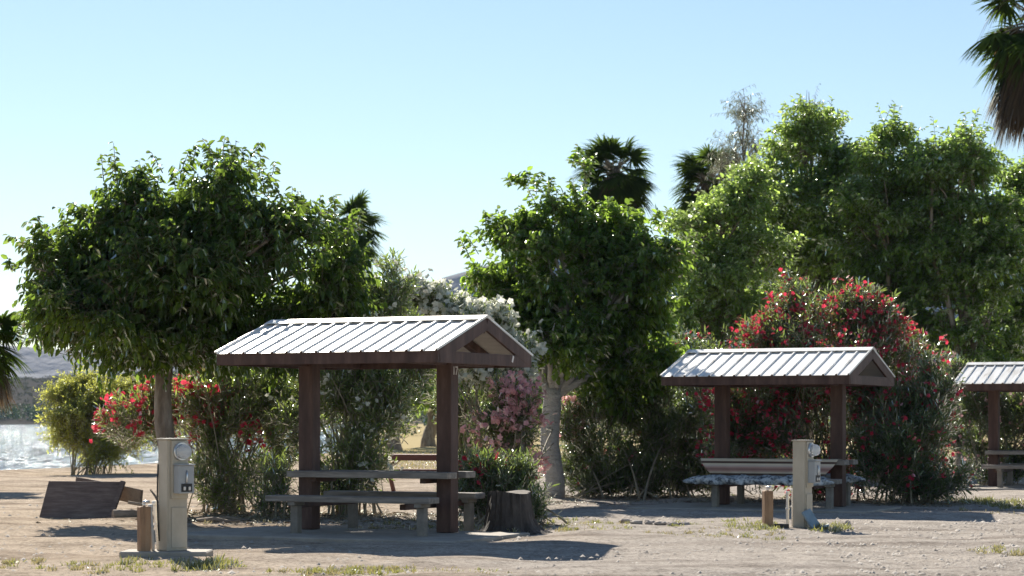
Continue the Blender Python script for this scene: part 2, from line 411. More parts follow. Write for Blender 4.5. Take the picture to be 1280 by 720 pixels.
def sample_clumps(lobes, n, rng, per=13, size=.34, rmin=.5, loose=.12, flat=.65):
    """foliage gathered in leafy clumps round each lobe, with open air between them"""
    C = np.array([l[0] for l in lobes]); Rr = np.array([l[1] for l in lobes])
    cc = []; cr = []
    for c, r in zip(C, Rr):
        m = max(4, int(per * (r.mean() ** .9)))
        d = unit(rng.normal(0, 1, (m, 3))); q = rng.uniform(rmin, 1.0, (m, 1))
        cc.append(c + d * r * q); k = rng.uniform(.7, 1.3, (m, 1)) * size
        cr.append(np.repeat(k, 3, 1) * np.minimum(1.0, r.mean()) ** .5 * np.array([1, 1, flat]))
    cc = np.concatenate(cc); cr = np.concatenate(cr)
    w = cr.prod(1) ** .7; w /= w.sum()
    k = rng.choice(len(cc), n, p=w)
    d = unit(rng.normal(0, 1, (n, 3)))
    P = cc[k] + d * cr[k] * rng.uniform(0, 1, (n, 1)) ** .45
    # outward = away from the nearest lobe centre, mixed with away from the clump
    own = C[np.argmin((((P[:, None] - C[None]) / Rr[None]) ** 2).sum(2), 1)]
    out = unit(unit(P - own) + d * .7)
    nl = int(n * loose)
    if nl:
        P2, o2, _ = sample_lobes(lobes, nl, rng, .2)
        P[:nl] = P2; out[:nl] = o2
    return P, out

def px_lobes(lst, d, depth=.9, rng=None, shrink=0):
    res = []
    for l in lst:
        px, py, rx, ry = l[:4]; rx -= shrink; ry -= shrink; dd = d + (l[4] if len(l) > 4 else (rng.uniform(-.5, .5) if rng is not None else 0))
        c = at(px, py, dd); s = d / F
        res.append((np.array(c), np.array([rx * s, max(rx, ry) * s * depth, ry * s])))
    return res

# ------------------------------------------------------------------ ground, water, hills
SH_Y = [-60, 20, 55, 75, 117, 140, 170, 260, 400, 600, 900, 5200]
SH_X = [-34, -30, -22, -17.8, -10.6, -10.2, -12, -18, -28, -44, -68, -68]
def ground_h(x, y):
    xs = np.interp(y, SH_Y, SH_X)
    o = x - xs
    near = np.where(o > 0, np.interp(o, [0, 2.0, 7.0, 9], [-.62, -.35, -.05, 0]), np.interp(o, [-30, 0], [-4, -.62]))
    far = y - 985 - 25 * np.sin(x * .011) 
    farh = np.interp(far, [-60, 0, 15, 120, 500, 1600, 4300], [-4, -.62, 1.2, 4, 30, 44, 50])
    roll = np.sin(x * .013 + 1.3) * np.cos(y * .006) * 5 * np.clip((y - 1150) / 400, 0, 1)
    return np.maximum(near, np.where(far > -60, farh, -9)) + roll
def ground_z(x, y): return float(ground_h(np.array([float(x)]), np.array([float(y)]))[0])

def make_ground():
    ys = np.concatenate([np.arange(-30, 14, 2.), np.arange(14, 48, .2), np.arange(48, 130, 1.0), np.arange(130, 400, 10), np.arange(400, 1400, 25), np.linspace(1400, 5000, 30)])
    xs = np.concatenate([np.linspace(-3300, -300, 25), np.arange(-280, -40, 12), np.arange(-40, -14, 1.0), np.arange(-14, 14, .2), np.arange(14, 40, 2.), np.arange(40, 280, 20), np.linspace(300, 3300, 25)])
    X, Y = np.meshgrid(xs, ys)
    Z = ground_h(X, Y)
    rng = np.random.default_rng(5)
    bumps = np.zeros_like(Z)
    for i in range(26):
        k = rng.uniform(.5, 5.0); a = rng.uniform(0, 6.28)
        bumps += np.sin(X * k * np.cos(a) + Y * k * np.sin(a) + rng.uniform(0, 6.28)) * .0075 / (k ** .6)
    Z = Z + bumps * ((Y > 14) & (Y < 60))
    # low wave cut step along the sandy bank
    xs_ = np.interp(Y, SH_Y, SH_X); o = X - xs_
    Z = Z + .10 * np.exp(-((o - 8 - .6 * np.sin(Y * .5)) / .7) ** 2) * (Y < 130)
    V = np.stack([X, Y, Z], -1).reshape(-1, 3)
    ny, nx = X.shape
    i = np.arange(ny * nx).reshape(ny, nx)
    Q = np.stack([i[:-1, :-1], i[:-1, 1:], i[1:, 1:], i[1:, :-1]], -1).reshape(-1, 4)
    tag(np_obj('ground', V, Q, M['ground'], smooth=True), kind='structure')
make_ground()

wq = MB(); wq.add([(-3200, -25, -.6), (560, -25, -.6), (560, 1300, -.6), (-3200, 1300, -.6)], [(0, 1, 2, 3)])
tag(wq.build('water', M['water']), kind='structure')

def make_hills():
    rng = np.random.default_rng(11)
    D0 = 3600.0
    prof_px = [-1600, -700, -250, -60, 0, 40, 80, 130, 260, 420, 480, 505, 530, 548, 580, 640, 720, 800, 845, 900, 1000, 1150, 1300, 1700, 2600]
    prof_y = [470, 450, 440, 433, 431, 433, 437, 440, 430, 408, 392, 374, 358, 350, 339, 322, 310, 303, 302, 308, 316, 330, 345, 400, 470]
    px = np.arange(-2300, 2900, 8.0)
    top = (HZ - np.interp(px, prof_px, prof_y)) * D0 / F
    for k in range(7):
        f = .012 * 1.9 ** k
        top += np.sin(px * f + rng.uniform(0, 6.28)) * 1.8 / 1.5 ** k
    X0 = (px - 640) * D0 / F
    rows = []
    ts = np.linspace(0, 1, 26)
    for t in ts:                                     # rise from the foot to the crest, then fall behind it
        y = D0 - 330 + 330 * t
        fold = sum(np.sin(X0 * .004 * 1.7 ** k + t * (3 + 2 * k) + k) * 9 / 1.5 ** k for k in range(5)) * t * (1 - t) * 2.2
        rows.append(np.stack([X0, np.full_like(X0, y), 34 + (top - 34) * t ** 1.15 + fold], -1))
    for t in (0.25, .6, 1.0):
        rows.append(np.stack([X0, np.full_like(X0, D0 + 900 * t), top * (1 - t) + 20 * t], -1))
    V = np.concatenate(rows); nr = len(rows); nx = len(X0)
    i = np.arange(nr * nx).reshape(nr, nx)
    Q = np.stack([i[:-1, :-1], i[:-1, 1:], i[1:, 1:], i[1:, :-1]], -1).reshape(-1, 4)
    tag(np_obj('hills', V, Q, M['mountain'], smooth=True), kind='structure')
make_hills()

def far_bank():
    rng = np.random.default_rng(3)
    q = Quads()
    nb = 150
    bx = rng.uniform(-420, 40, nb); by = 1010 + 25 * np.sin(bx * .011) + rng.uniform(-9, 45, nb); bh = rng.uniform(4.5, 11, nb)
    k = np.repeat(np.arange(nb), 130)
    d = unit(rng.normal(0, 1, (len(k), 3))); d[:, 2] = np.abs(d[:, 2])
    r = rng.uniform(.3, 1, (len(k), 1)) ** .5
    P = np.stack([bx, by, ground_h(bx, by)], -1)[k] + d * r * np.stack([bh * .8, bh * .8, bh], -1)[k]
    q.leaves(P, unit(rng.normal(0, 1, d.shape) + d), unit(rng.normal(0, 1, d.shape) + [0, 0, 1]), rng.uniform(.7, 1.5, len(k)), rng.uniform(.6, 1.2, len(k)))
    tag(q.build('far_bushes', [M['far_green']]), 'dark band of dense bushes along the far shore of the river', 'bushes', kind='stuff')
    q = Quads()
    nb = 2600
    by = rng.uniform(1060, 1620, nb); bx = rng.uniform(-.36, .02, nb) * by; bh = rng.uniform(.8, 2.6, nb)
    k = np.repeat(np.arange(nb), 14)
    d = unit(rng.normal(0, 1, (len(k), 3))); d[:, 2] = np.abs(d[:, 2])
    P = np.stack([bx, by, ground_h(bx, by) - .2], -1)[k] + d * rng.uniform(.3, 1, (len(k), 1)) * np.stack([bh, bh, bh * .8], -1)[k]
    q.leaves(P, unit(rng.normal(0, 1, d.shape) + d), unit(rng.normal(0, 1, d.shape) + [0, 0, 1]), rng.uniform(.6, 1.4, len(k)), rng.uniform(.5, 1.1, len(k)))
    tag(q.build('desert_scrub', [M['scrub']]), 'dry grey scrub dotted over the slope beyond the river', 'scrub', kind='stuff')
far_bank()
def far_wood():
    rng = np.random.default_rng(4)
    q = Quads(); nb = 46
    bx = rng.uniform(-15, 60, nb); by = 215 + rng.uniform(-12, 30, nb); bh = rng.uniform(4, 8.5, nb)
    k = np.repeat(np.arange(nb), 420)
    d = unit(rng.normal(0, 1, (len(k), 3))); d[:, 2] = np.abs(d[:, 2])
    P = np.stack([bx, by, np.zeros(nb)], -1)[k] + d * rng.uniform(.3, 1, (len(k), 1)) ** .5 * np.stack([bh * .7, bh * .7, bh], -1)[k]
    q.leaves(P, unit(rng.normal(0, 1, d.shape) + d * .6), unit(rng.normal(0, 1, d.shape) + [0, 0, 1]), rng.uniform(.3, .6, len(k)), rng.uniform(.25, .45, len(k)))
    tag(q.build('far_wood', [M['far_green']]), 'dark wood closing the view beyond the dry lawn', 'wood', kind='stuff')
far_wood()

# ------------------------------------------------------------------ broadleaf trees
def limb_curve(a, b, rng, k=6, sag=.12):
    a = np.array(a); b = np.array(b); L = np.linalg.norm(b - a)
    t = np.linspace(0, 1, k)[:, None]
    mid = (a + b) / 2 + rng.normal(0, sag * .5, 3) * L + np.array([0, 0, sag * L * .6])
    p = (1 - t) ** 2 * a + 2 * t * (1 - t) * mid + t ** 2 * b
    p[1:-1] += rng.normal(0, .012 * L, (k - 2, 3))
    return p

def tree(name, label, cat, base, fork, trunk_r, lobes, nspr, leafL, leafW, mat, seed, bark='bark', group=None, shoots=(), nleaf=12, sprL=(.35, .75), droop=.4, limbs=True, rmin=.35, lean=None, up=.35, shoot_len=.8, shoot_leaf=16, wide=(.5, .36), trunk_flare=1.35, fork_r=.72, per=13, clump=.34, loose=.12, flat=.6):
    rng = np.random.default_rng(seed); prng = random.Random(seed)
    root = empty(name, base, 0, label, cat, group)
    b = np.array(base)
    lobes = [(c - b, r) for c, r in lobes]
    fk = np.array(fork) - b
    tb = MB()
    K = 12
    pts = []; rad = []
    for i in range(K):
        t = i / (K - 1)
        p = fk * t + np.array([math.sin(t * 5 + seed) * .05, math.cos(t * 4 + seed) * .04, 0]) * (trunk_r / .14) * t * (1 - t) * 4
        pts.append(p); rad.append(trunk_r * (fork_r + (1 - fork_r) * (1 - t)) * (1 + (trunk_flare - 1) * math.exp(-t * 9)))
    pts[0] = pts[0] - np.array([0, 0, .12])
    tb.tube(pts, rad, 14, True, .07, prng)
    if limbs:
        for c, r in lobes:
            cv = limb_curve(pts[-1 if prng.random() < .7 else -2], c, rng)
            rl = trunk_r * min(.6, .28 + .25 * r[0])
            tb.tube(list(cv), list(np.linspace(rl, rl * .3, len(cv))), 8, True, .06, prng)
            for j in range(7):
                dd = unit(rng.normal(0, 1, 3) + np.array([0, 0, .3]))
                s0 = cv[rng.integers(2, len(cv))]
                e = c + dd * r * rng.uniform(.55, .85)
                c2 = limb_curve(s0, e, rng, 5)
                tb.tube(list(c2), list(np.linspace(rl * .42, rl * .1, 5)), 5, False)
    tb.build('trunk', M[bark], root)
    q = Quads()
    P, out = sample_clumps(lobes, nspr, rng, per, clump, loose=loose, flat=flat)
    dirs = out * .8 + np.array([0, 0, up]) + rng.normal(0, .45, P.shape)
    Ls = rng.uniform(sprL[0], sprL[1], len(P))
    P0 = P - unit(dirs) * Ls[:, None] * .6
    sprigs(q, P0, dirs, Ls, nleaf, leafL, leafW, rng, droop, wide=wide)
    for s in shoots:
        c = np.array(s[0]) - b; n = s[1]; ln = s[2] if len(s) > 2 else shoot_len
        lean_x = s[3] if len(s) > 3 else 0.0
        Pq = c + rng.normal(0, .10, (n, 3)) * np.array([1.3, 1, .6])
        dq = np.array([lean_x, 0, 1.0]) + rng.normal(0, .22, (n, 3))
        sprigs(q, Pq, dq, np.full(n, ln) * rng.uniform(.6, 1.1, n), shoot_leaf, leafL, leafW, rng, droop, bend=.05, wide=wide, stem_r=.009)
    q.build('crown', [M[mat], M['twig']], root)
    return root

TREE_GROUP = 'broadleaf shade trees'
rg = np.random.default_rng(77)
d1 = 32.0
L1 = px_lobes([(240, 305, 125, 92, 0), (112, 335, 78, 62, .2), (70, 345, 44, 40, -.3), (335, 300, 84, 68, -.9), (415, 335, 52, 52, -.2),
               (278, 240, 66, 42, -.7), (185, 262, 70, 48, -.3), (140, 395, 88, 52, -.2), (260, 398, 110, 48, .3), (385, 392, 70, 42, .1),
               (225, 436, 85, 24, -.4), (95, 405, 44, 46, .3), (58, 385, 40, 44, 0), (230, 335, 100, 74, -1.0), (138, 276, 50, 42, .1), (150, 370, 80, 60, -.9), (420, 392, 40, 34, .2), (330, 430, 72, 26, .3)], d1, .85, rg, 5)
sh1 = [(Vector((p.x, p.y, p.z)), n, l * .72, *r) for p, n, l, *r in [(at(142, 232, d1), 3, .8), (at(276, 212, d1), 4, .85), (at(186, 240, d1), 3, .6), (at(345, 250, d1), 3, .8), (at(318, 228, d1 + .4), 3, .6), (at(225, 218, d1), 3, .5),
       (at(372, 268, d1), 3, .7), (at(92, 300, d1), 2, .55), (at(50, 325, d1), 3, .35, -.4), (at(440, 290, d1), 3, .55), (at(250, 205, d1), 3, .4), (at(300, 205, d1), 3, .4),
       (at(62, 300, d1), 2, .4, -.3), (at(160, 226, d1), 2, .5), (at(400, 270, d1), 3, .5, .3)]]
t1b = at(211, HZ + EYE * F / d1, d1)
tree('mulberry_tree', 'wide dark umbrella shaped mulberry tree at the left, behind the white metal roof', 'tree', t1b, at(206, 440, d1), .145, L1, 5000, .128, .066, 'mulberry', 1, group=TREE_GROUP, shoots=sh1, trunk_flare=1.25, fork_r=.85, per=16, clump=.42, droop=.75, up=.25)

d2 = 39.8
L2 = px_lobes([(715, 345, 95, 75, 0), (645, 345, 58, 46, .2), (780, 360, 70, 72, .1), (700, 290, 70, 42, 0), (805, 330, 48, 44, -.3), (615, 352, 36, 32, .2),
               (735, 428, 70, 48, .5), (690, 425, 44, 30, -.9), (725, 425, 40, 30, -.8), (795, 430, 60, 52, .4), (655, 390, 48, 40, .1), (760, 300, 60, 36, .3), (775, 470, 66, 45, .9)], d2, .85, rg, 3)
sh2 = [(at(672, 262, d2), 2, .75, -.35), (at(700, 262, d2), 2, .6), (at(655, 232, d2), 5, .25, -.3), (at(684, 236, d2), 4, .3, .3), (at(732, 262, d2), 5, .75), (at(733, 225, d2), 5, .55), (at(725, 205, d2), 3, .3),
       (at(600, 322, d2), 4, .5, -.4), (at(632, 295, d2), 4, .5, -.3), (at(760, 268, d2), 4, .4), (at(820, 285, d2), 3, .4, .2), (at(850, 320, d2), 4, .5, .4), (at(615, 290, d2), 3, .35, -.3)]
t2 = tree('mulberry_tree', 'mulberry tree with a pale limewashed trunk forking beside the pink oleander', 'tree', at(693, HZ + EYE * F / d2, d2), at(690, 485, d2), .178, L2, 3500, .135, .080, 'mulberry_pale', 2, bark='bark_white', group=TREE_GROUP, shoots=sh2, trunk_flare=1.15, fork_r=.95, per=16, clump=.44, droop=.6, up=.25)
# the two bare forks of the limewashed trunk
fb = MB(); o2 = np.array(at(693, HZ + EYE * F / d2, d2))
for a, b, r in (((688, 500), (664, 445), .075), ((690, 490), (708, 425), .11), ((699, 465), (724, 415), .05)):
    cv = limb_curve(np.array(at(a[0], a[1], d2 - .05)) - o2, np.array(at(b[0], b[1], d2 - .2)) - o2, rg, 7, .08)
    fb.tube(list(cv), list(np.linspace(r * 1.15, r * .35, 7)), 10, True, .07, random.Random(4))
fb.build('bough', M['bark_white'], t2)

BIG = 'tall green trees behind the red oleanders'
big = [
 ('cottonwood_tree', 'yellow green tree between the mulberry with pale trunk and the taller cottonwoods', 48, (900, 610),
  [(905, 285, 60, 58), (868, 335, 45, 48), (935, 345, 70, 70), (880, 400, 62, 60), (950, 430, 70, 60), (928, 235, 36, 38), (850, 440, 50, 50), (880, 470, 60, 50)],
  [(905, 250), (925, 225), (870, 285), (885, 265), (850, 300)], 'cottonwood', 21),
 ('cottonwood_tree', 'tallest bushy green tree, its peak just right of the thin grey gum tree', 52, (1010, 600),
  [(1014, 185, 46, 50), (985, 270, 62, 62), (1042, 285, 70, 74), (1006, 150, 24, 34), (1055, 215, 36, 36), (1000, 350, 80, 70), (1045, 215, 44, 40), (960, 225, 34, 34), (1065, 330, 60, 60), (960, 300, 50, 50)],
  [(1000, 145), (1015, 130), (1028, 145), (975, 195), (1040, 165), (1062, 190), (990, 165)], 'cottonwood', 22),
 ('cottonwood_tree', 'green tree with an open leafy spire just right of the tallest tree', 50, (1115, 600),
  [(1112, 205, 50, 44), (1098, 295, 70, 66), (1135, 340, 70, 70), (1100, 390, 70, 60), (1145, 255, 42, 44), (1085, 240, 36, 34), (1160, 300, 50, 60), (1070, 400, 60, 50)],
  [(1105, 190), (1122, 185), (1115, 155), (1108, 148), (1135, 190), (1080, 215), (1128, 165), (1150, 210)], 'cottonwood_deep', 23),
 ('cottonwood_tree', 'dark green tree with twin leafy spires near the tall palm', 49, (1205, 600),
  [(1205, 200, 40, 46), (1190, 235, 50, 44), (1192, 300, 62, 62), (1222, 330, 60, 70), (1170, 390, 62, 54), (1225, 410, 60, 60), (1165, 205, 34, 36), (1245, 280, 36, 50), (1215, 480, 60, 50)],
  [(1207, 175), (1212, 160), (1172, 180), (1165, 188), (1222, 190), (1185, 195), (1235, 215)], 'cottonwood_deep', 24),
 ('cottonwood_tree', 'dark green tree cut off by the right edge, under the tall palm', 51, (1290, 605),
  [(1280, 245, 30, 44), (1300, 290, 60, 66), (1265, 340, 50, 60), (1275, 410, 62, 60), (1330, 360, 70, 70), (1255, 430, 50, 50)],
  [(1262, 225), (1278, 215), (1290, 230), (1300, 225)], 'cottonwood_deep', 25),
]
for nm, lb, d, (bx, by), lob, shs, mt, sd in big:
    ls = px_lobes(lob, d + 8.5, .8, rg, 1)
    d += 8.5
    bs = at(bx, HZ + EYE * F / d, d)
    tree(nm, lb, 'tree', bs, at(bx, 470, d), .2, ls, 3300, .145, .085, mt, sd, group=BIG,
         shoots=[(at(x, y + 22, d), 4, .95) for x, y in shs], nleaf=11, sprL=(.4, .85), droop=.35, per=10, clump=.62, loose=.12, flat=.42, up=.2)

GUM = 'thin grey gum trees on the skyline'
for lb, d, lob, sd, bx in (('thin wispy grey green gum tree, the taller one on the skyline', 70, [(932, 140, 15, 40), (918, 185, 20, 30), (945, 190, 16, 32), (903, 200, 14, 26)], 31, 930),
                       ('faint wispy gum tree peeping over the tallest cottonwood', 74, [(1012, 135, 15, 32), (1000, 170, 20, 30)], 32, 1010)):
    ls = px_lobes(lob, d, .8, rg)
    tree('gum_tree', lb, 'tree', at(bx, HZ + EYE * F / d, d), at(bx, 260, d), .16, ls, 210, .17, .026, 'gum', sd, group=GUM, nleaf=12, sprL=(.6, 1.2), droop=.8, rmin=.1, up=.5, per=8, clump=.5)

FAR = 'far trees on the lawn by the water'
for i, (lb, d, bx, lob, sd) in enumerate((
    ('far tree with a leaning dark trunk on the lawn seen past the left shelter', 100, 492, [(480, 470, 60, 36), (440, 480, 50, 40), (505, 490, 34, 24), (470, 440, 46, 30)], 41),
    ('far tree with an upright dark trunk left of the numbered post', 112, 536, [(535, 470, 40, 34), (560, 490, 34, 26), (525, 440, 40, 30), (590, 470, 34, 34)], 42),
    ('far tree on the lawn behind the pink oleander', 125, 625, [(620, 480, 40, 34), (650, 500, 34, 30), (600, 510, 24, 20), (640, 450, 44, 34)], 43))):
    ls = px_lobes(lob, d, .8, rg)
    tree('shade_tree', lb, 'tree', at(bx, HZ + EYE * F / d, d), at(bx + 4, 510, d), .36, ls, 1100, .34, .22, 'cottonwood_deep', sd, group=FAR, nleaf=9, sprL=(.7, 1.5), droop=.4)

# ------------------------------------------------------------------ bushes
def flowers(q, tips, rng, n, size, cl):
    T = np.repeat(tips, n, axis=0)
    P = T + rng.normal(0, cl, T.shape) * np.array([1, 1, .8])
    m = len(P)
    nrm = unit(rng.normal(0, .8, (m, 3)) + np.array([0, -.25, .6]))
    ref = unit(rng.normal(0, 1, (m, 3)))
    e1 = unit(np.cross(nrm, ref)); e2 = np.cross(nrm, e1)
    for k in range(5):
        a = k * 2 * np.pi / 5
        ax = unit(e1 * math.cos(a) + e2 * math.sin(a) + nrm * .35)
        q.leaves(P, ax, nrm + ax * -.2, size * rng.uniform(.8, 1.2, m), size * .8 * rng.uniform(.8, 1.2, m), 0, .12, .2, (.42, .5))

def bush(name, label, cat, base, lobes, nspr, leafL, leafW, mat, seed, group=None, petal=None, flower_frac=.0, petal_lobes=None, nleaf=15, sprL=(.35, .65), nstem=9, stem_r=.02, up=.8, droop=.05, rmin=.3, spread=.8, bl=(4, .035, .07), stem_spread=.25, flower_zmin=None, wide=(.5, .36), per=16, clump=.30, flat=.95):
    rng = np.random.default_rng(seed)
    root = empty(name, base, 0, label, cat, group)
    b = np.array(base)
    lobes = [(c - b, r) for c, r in lobes]
    P, out = sample_clumps(lobes, nspr, rng, per, clump, .35, loose=.2, flat=flat)
    keep = P[:, 2] > .12; P = P[keep]; out = out[keep]
    dirs = out * .75 + np.array([0, 0, up]) + rng.normal(0, .35, P.shape)
    Ls = rng.uniform(sprL[0], sprL[1], len(P))
    P0 = P - unit(dirs) * Ls[:, None] * .6
    P0[:, 2] = np.maximum(P0[:, 2], .03)
    q = Quads()
    tips = sprigs(q, P0, dirs, Ls, nleaf, leafL, leafW, rng, droop, spread=spread, bend=.08, stem_r=.007, t0=.15, curl=.1, fold=.15, upturn=.1, wide=wide)
    q.build('foliage', [M[mat], M['stem']], root)
    # canes rising from the base to the inside of the crown
    s = Quads()
    tgt = P[rng.choice(len(P), nstem * 3)]
    st = np.stack([rng.normal(0, stem_spread, nstem * 3), rng.normal(0, stem_spread, nstem * 3), np.full(nstem * 3, -.05)], -1)
    t = np.linspace(0, 1, 7)[None, :, None]
    mid = st * .4 + tgt * .6; mid[:, :2] = st[:, :2] * .75 + tgt[:, :2] * .25
    cv = (1 - t) ** 2 * st[:, None] + 2 * t * (1 - t) * mid[:, None] + t ** 2 * tgt[:, None]
    s.tubes(cv, np.linspace(1, .35, 7)[None, :] * stem_r * rng.uniform(.6, 1.3, (nstem * 3, 1)), 0, 6)
    s.build('stems', [M['stem']], root, True)
    if petal:
        f = Quads()
        # blossoms sit at the tips of outer shoots
        d2 = rng.uniform(0, 1, len(tips))
        outer = d2 < flower_frac
        if flower_zmin is not None: outer &= tips[:, 2] + b[2] > flower_zmin
        if petal_lobes is not None:
            m = np.zeros(len(tips), bool)
            for c, r in petal_lobes:
                m |= (((tips + b - c) / r) ** 2).sum(1) < 1
            outer &= m
        tp = tips[outer]
        flowers(f, tp, rng, bl[0], bl[1], bl[2])
        fo = f.build('blossoms', [M[petal]], root); fo['kind'] = 'stuff'
    return root

def gb(px, d):
    p = at(px, 0, d); return Vector((p.x, d, ground_z(p.x, d)))

OLE = 'oleander bushes'
# big red oleander behind the right shelter
d = 38.6
bush('red_oleander', 'huge rounded oleander covered in red blossoms behind the shelter with the striped cloth', 'bush', gb(1030, d),
     px_lobes([(1035, 440, 120, 88, 0), (960, 470, 85, 80, 0), (1100, 450, 78, 78, 0), (1030, 540, 130, 80, .2), (930, 545, 60, 70, -.2), (1120, 540, 70, 80, 0), (985, 410, 48, 30, .2), (1070, 392, 55, 38, 0)], d, .75, rg),
     3900, .14, .028, 'oleander', 51, OLE, 'red_petal', .30, nstem=16, bl=(6, .042, .075), sprL=(.35, .65))
d = 37.0
bush('red_oleander', 'dark oleander bush with few red blossoms, left of the cut off shelter', 'bush', gb(1135, d),
     px_lobes([(1135, 560, 62, 66, 0), (1160, 500, 40, 50, .3), (1105, 590, 44, 44, -.3), (1165, 600, 36, 32, -.3)], d, .8, rg),
     1500, .14, .026, 'oleander', 52, OLE, 'red_petal', .07, nstem=10, bl=(5, .04, .07))
d = 47.5
bush('red_oleander', 'faded red oleander behind the shelter cut off by the right edge', 'bush', gb(1245, d),
     px_lobes([(1225, 530, 50, 50, 0), (1275, 530, 50, 55, 0), (1310, 530, 50, 60, 0), (1240, 590, 60, 30, 0), (1200, 480, 40, 45, 0)], d, .6, rg),
     1500, .15, .03, 'oleander', 53, OLE, 'pink_petal', .16, nstem=10, bl=(4, .045, .08))
d = 40.8
bush('oleander_hedge', 'dark leafy oleander hedge right of the pale tree trunk with hardly any blossom', 'bush', gb(800, d),
     px_lobes([(745, 540, 50, 66, 0), (800, 530, 55, 72, .2), (850, 520, 50, 80, 0), (880, 570, 45, 55, -.2), (770, 590, 45, 30, -.5), (860, 450, 34, 46, .4), (720, 590, 34, 36, .2), (760, 605, 50, 24, -.4), (850, 600, 50, 26, -.4), (810, 605, 45, 24, -.6)], d, .7, rg),
     2500, .13, .028, 'oleander', 54, OLE, 'red_petal', .012, nstem=18, stem_spread=.9, bl=(4, .04, .06))
d = 36.0
bush('pink_oleander', 'oleander with clusters of pink blossoms left of the pale tree trunk', 'bush', gb(640, d),
     px_lobes([(628, 535, 32, 42, 0), (606, 518, 24, 26, 0), (650, 525, 16, 34, .1), (628, 585, 32, 30, 0), (640, 500, 22, 20, .1), (708, 525, 9, 26, 4.6)], d, .7, rg),
     500, .13, .026, 'oleander_lit', 55, OLE, 'pink_petal', .24, nstem=10, bl=(8, .055, .07), sprL=(.55, .95), per=9, clump=.24)
d = 36.9
bush('white_oleander', 'tall oleander with white blossoms rising behind the gable of the left shelter', 'bush', gb(595, d),
     px_lobes([(600, 430, 46, 42, 0), (640, 450, 24, 36, 0), (575, 402, 34, 24, 0), (535, 388, 30, 22, 0), (500, 392, 20, 24, 0), (514, 368, 12, 16, 0), (578, 520, 26, 40, .2), (584, 590, 30, 44, .2), (540, 430, 40, 40, .3)], d, .6, rg),
     1500, .13, .027, 'oleander_lit', 56, OLE, 'white_petal', .36, nstem=12, bl=(9, .058, .075), flower_zmin=2.0, sprL=(.3, .5))
d = 32.6
bush('white_oleander', 'tall open oleander behind the left shelter table, with glinting leaves and a few white blossoms', 'bush', gb(437, d),
     px_lobes([(430, 470, 56, 72, 0), (400, 440, 44, 50, .4), (470, 500, 38, 62, 0), (440, 400, 50, 50, .2), (480, 370, 30, 34, .3), (450, 570, 44, 50, -.2), (420, 600, 40, 40, 0), (375, 510, 26, 50, .3), (492, 350, 18, 24, .4), (515, 450, 24, 50, .3)], d, .7, rg),
     2300, .13, .024, 'oleander_lit', 57, OLE, 'white_petal', .05, nstem=14, bl=(4, .042, .06), stem_spread=.18)
d = 33.4
bush('red_oleander', 'arching oleander with bright red blossoms around the bark trunk of the left mulberry', 'bush', gb(285, d),
     px_lobes([(280, 500, 58, 46, 0), (330, 510, 44, 50, .2), (190, 520, 46, 34, .4), (165, 530, 40, 28, .4), (290, 600, 52, 36, -.4), (345, 570, 28, 40, 0), (240, 490, 40, 30, .3), (270, 560, 30, 40, 0), (300, 470, 60, 30, .6)], d, .75, rg),
     1750, .12, .022, 'oleander_lit', 58, OLE, 'red_petal', .26, petal_lobes=px_lobes([(185, 530, 72, 60, .4), (255, 500, 45, 40, .2), (318, 545, 26, 26, -.2)], d, 1.6), nstem=16, bl=(6, .042, .07), stem_spread=.2)
d = 29.6
bush('low_oleander', 'low oleander with a few red blossoms standing behind the dark stump', 'bush', gb(630, d),
     px_lobes([(620, 606, 36, 24, 0), (592, 622, 20, 24, 0), (656, 606, 18, 22, .2), (600, 588, 22, 16, .1), (668, 642, 14, 14, -.3), (648, 588, 14, 14, .2)], d, .7, rg),
     520, .13, .022, 'oleander', 59, OLE, 'red_petal', .035, nstem=12, bl=(5, .04, .06), stem_spread=.3)
d = 31.4
bush('young_oleander', 'sparse young oleander sprouting beside the left post of the left shelter', 'bush', gb(345, d),
     px_lobes([(345, 600, 20, 34, 0), (358, 625, 22, 24, 0), (330, 625, 16, 20, 0)], d, .8, rg),
     110, .13, .022, 'oleander_lit', 60, OLE, nstem=5, stem_spread=.12, nleaf=11)
d = 57.0
bush('mesquite_bush', 'feathery yellow green bush leaning over the water at the shore', 'bush', gb(112, d),
     px_lobes([(115, 530, 50, 42, 0), (85, 520, 34, 34, 0), (140, 500, 44, 30, .5), (130, 555, 42, 32, 0), (105, 485, 40, 24, .5), (165, 525, 30, 40, 1)], d, .8, rg),
     3000, .085, .034, 'mesquite', 61, None, nstem=12, sprL=(.5, 1.0), nleaf=20, stem_spread=.4, up=.15, droop=.2, spread=.9, flat=.4, clump=.5, per=9)
d = 62.0
bush('mesquite_bush', 'pale yellow green bush at the shore glimpsed behind the red oleander canes', 'bush', gb(262, d),
     px_lobes([(265, 490, 60, 40, 0), (320, 500, 50, 44, 0), (225, 520, 34, 34, 0), (370, 490, 44, 40, 2)], d, .7, rg),
     2200, .09, .036, 'mesquite', 62, None, nstem=12, sprL=(.5, 1.0), nleaf=18, stem_spread=.5, up=.15, droop=.2, spread=.9, flat=.4, clump=.5, per=9)

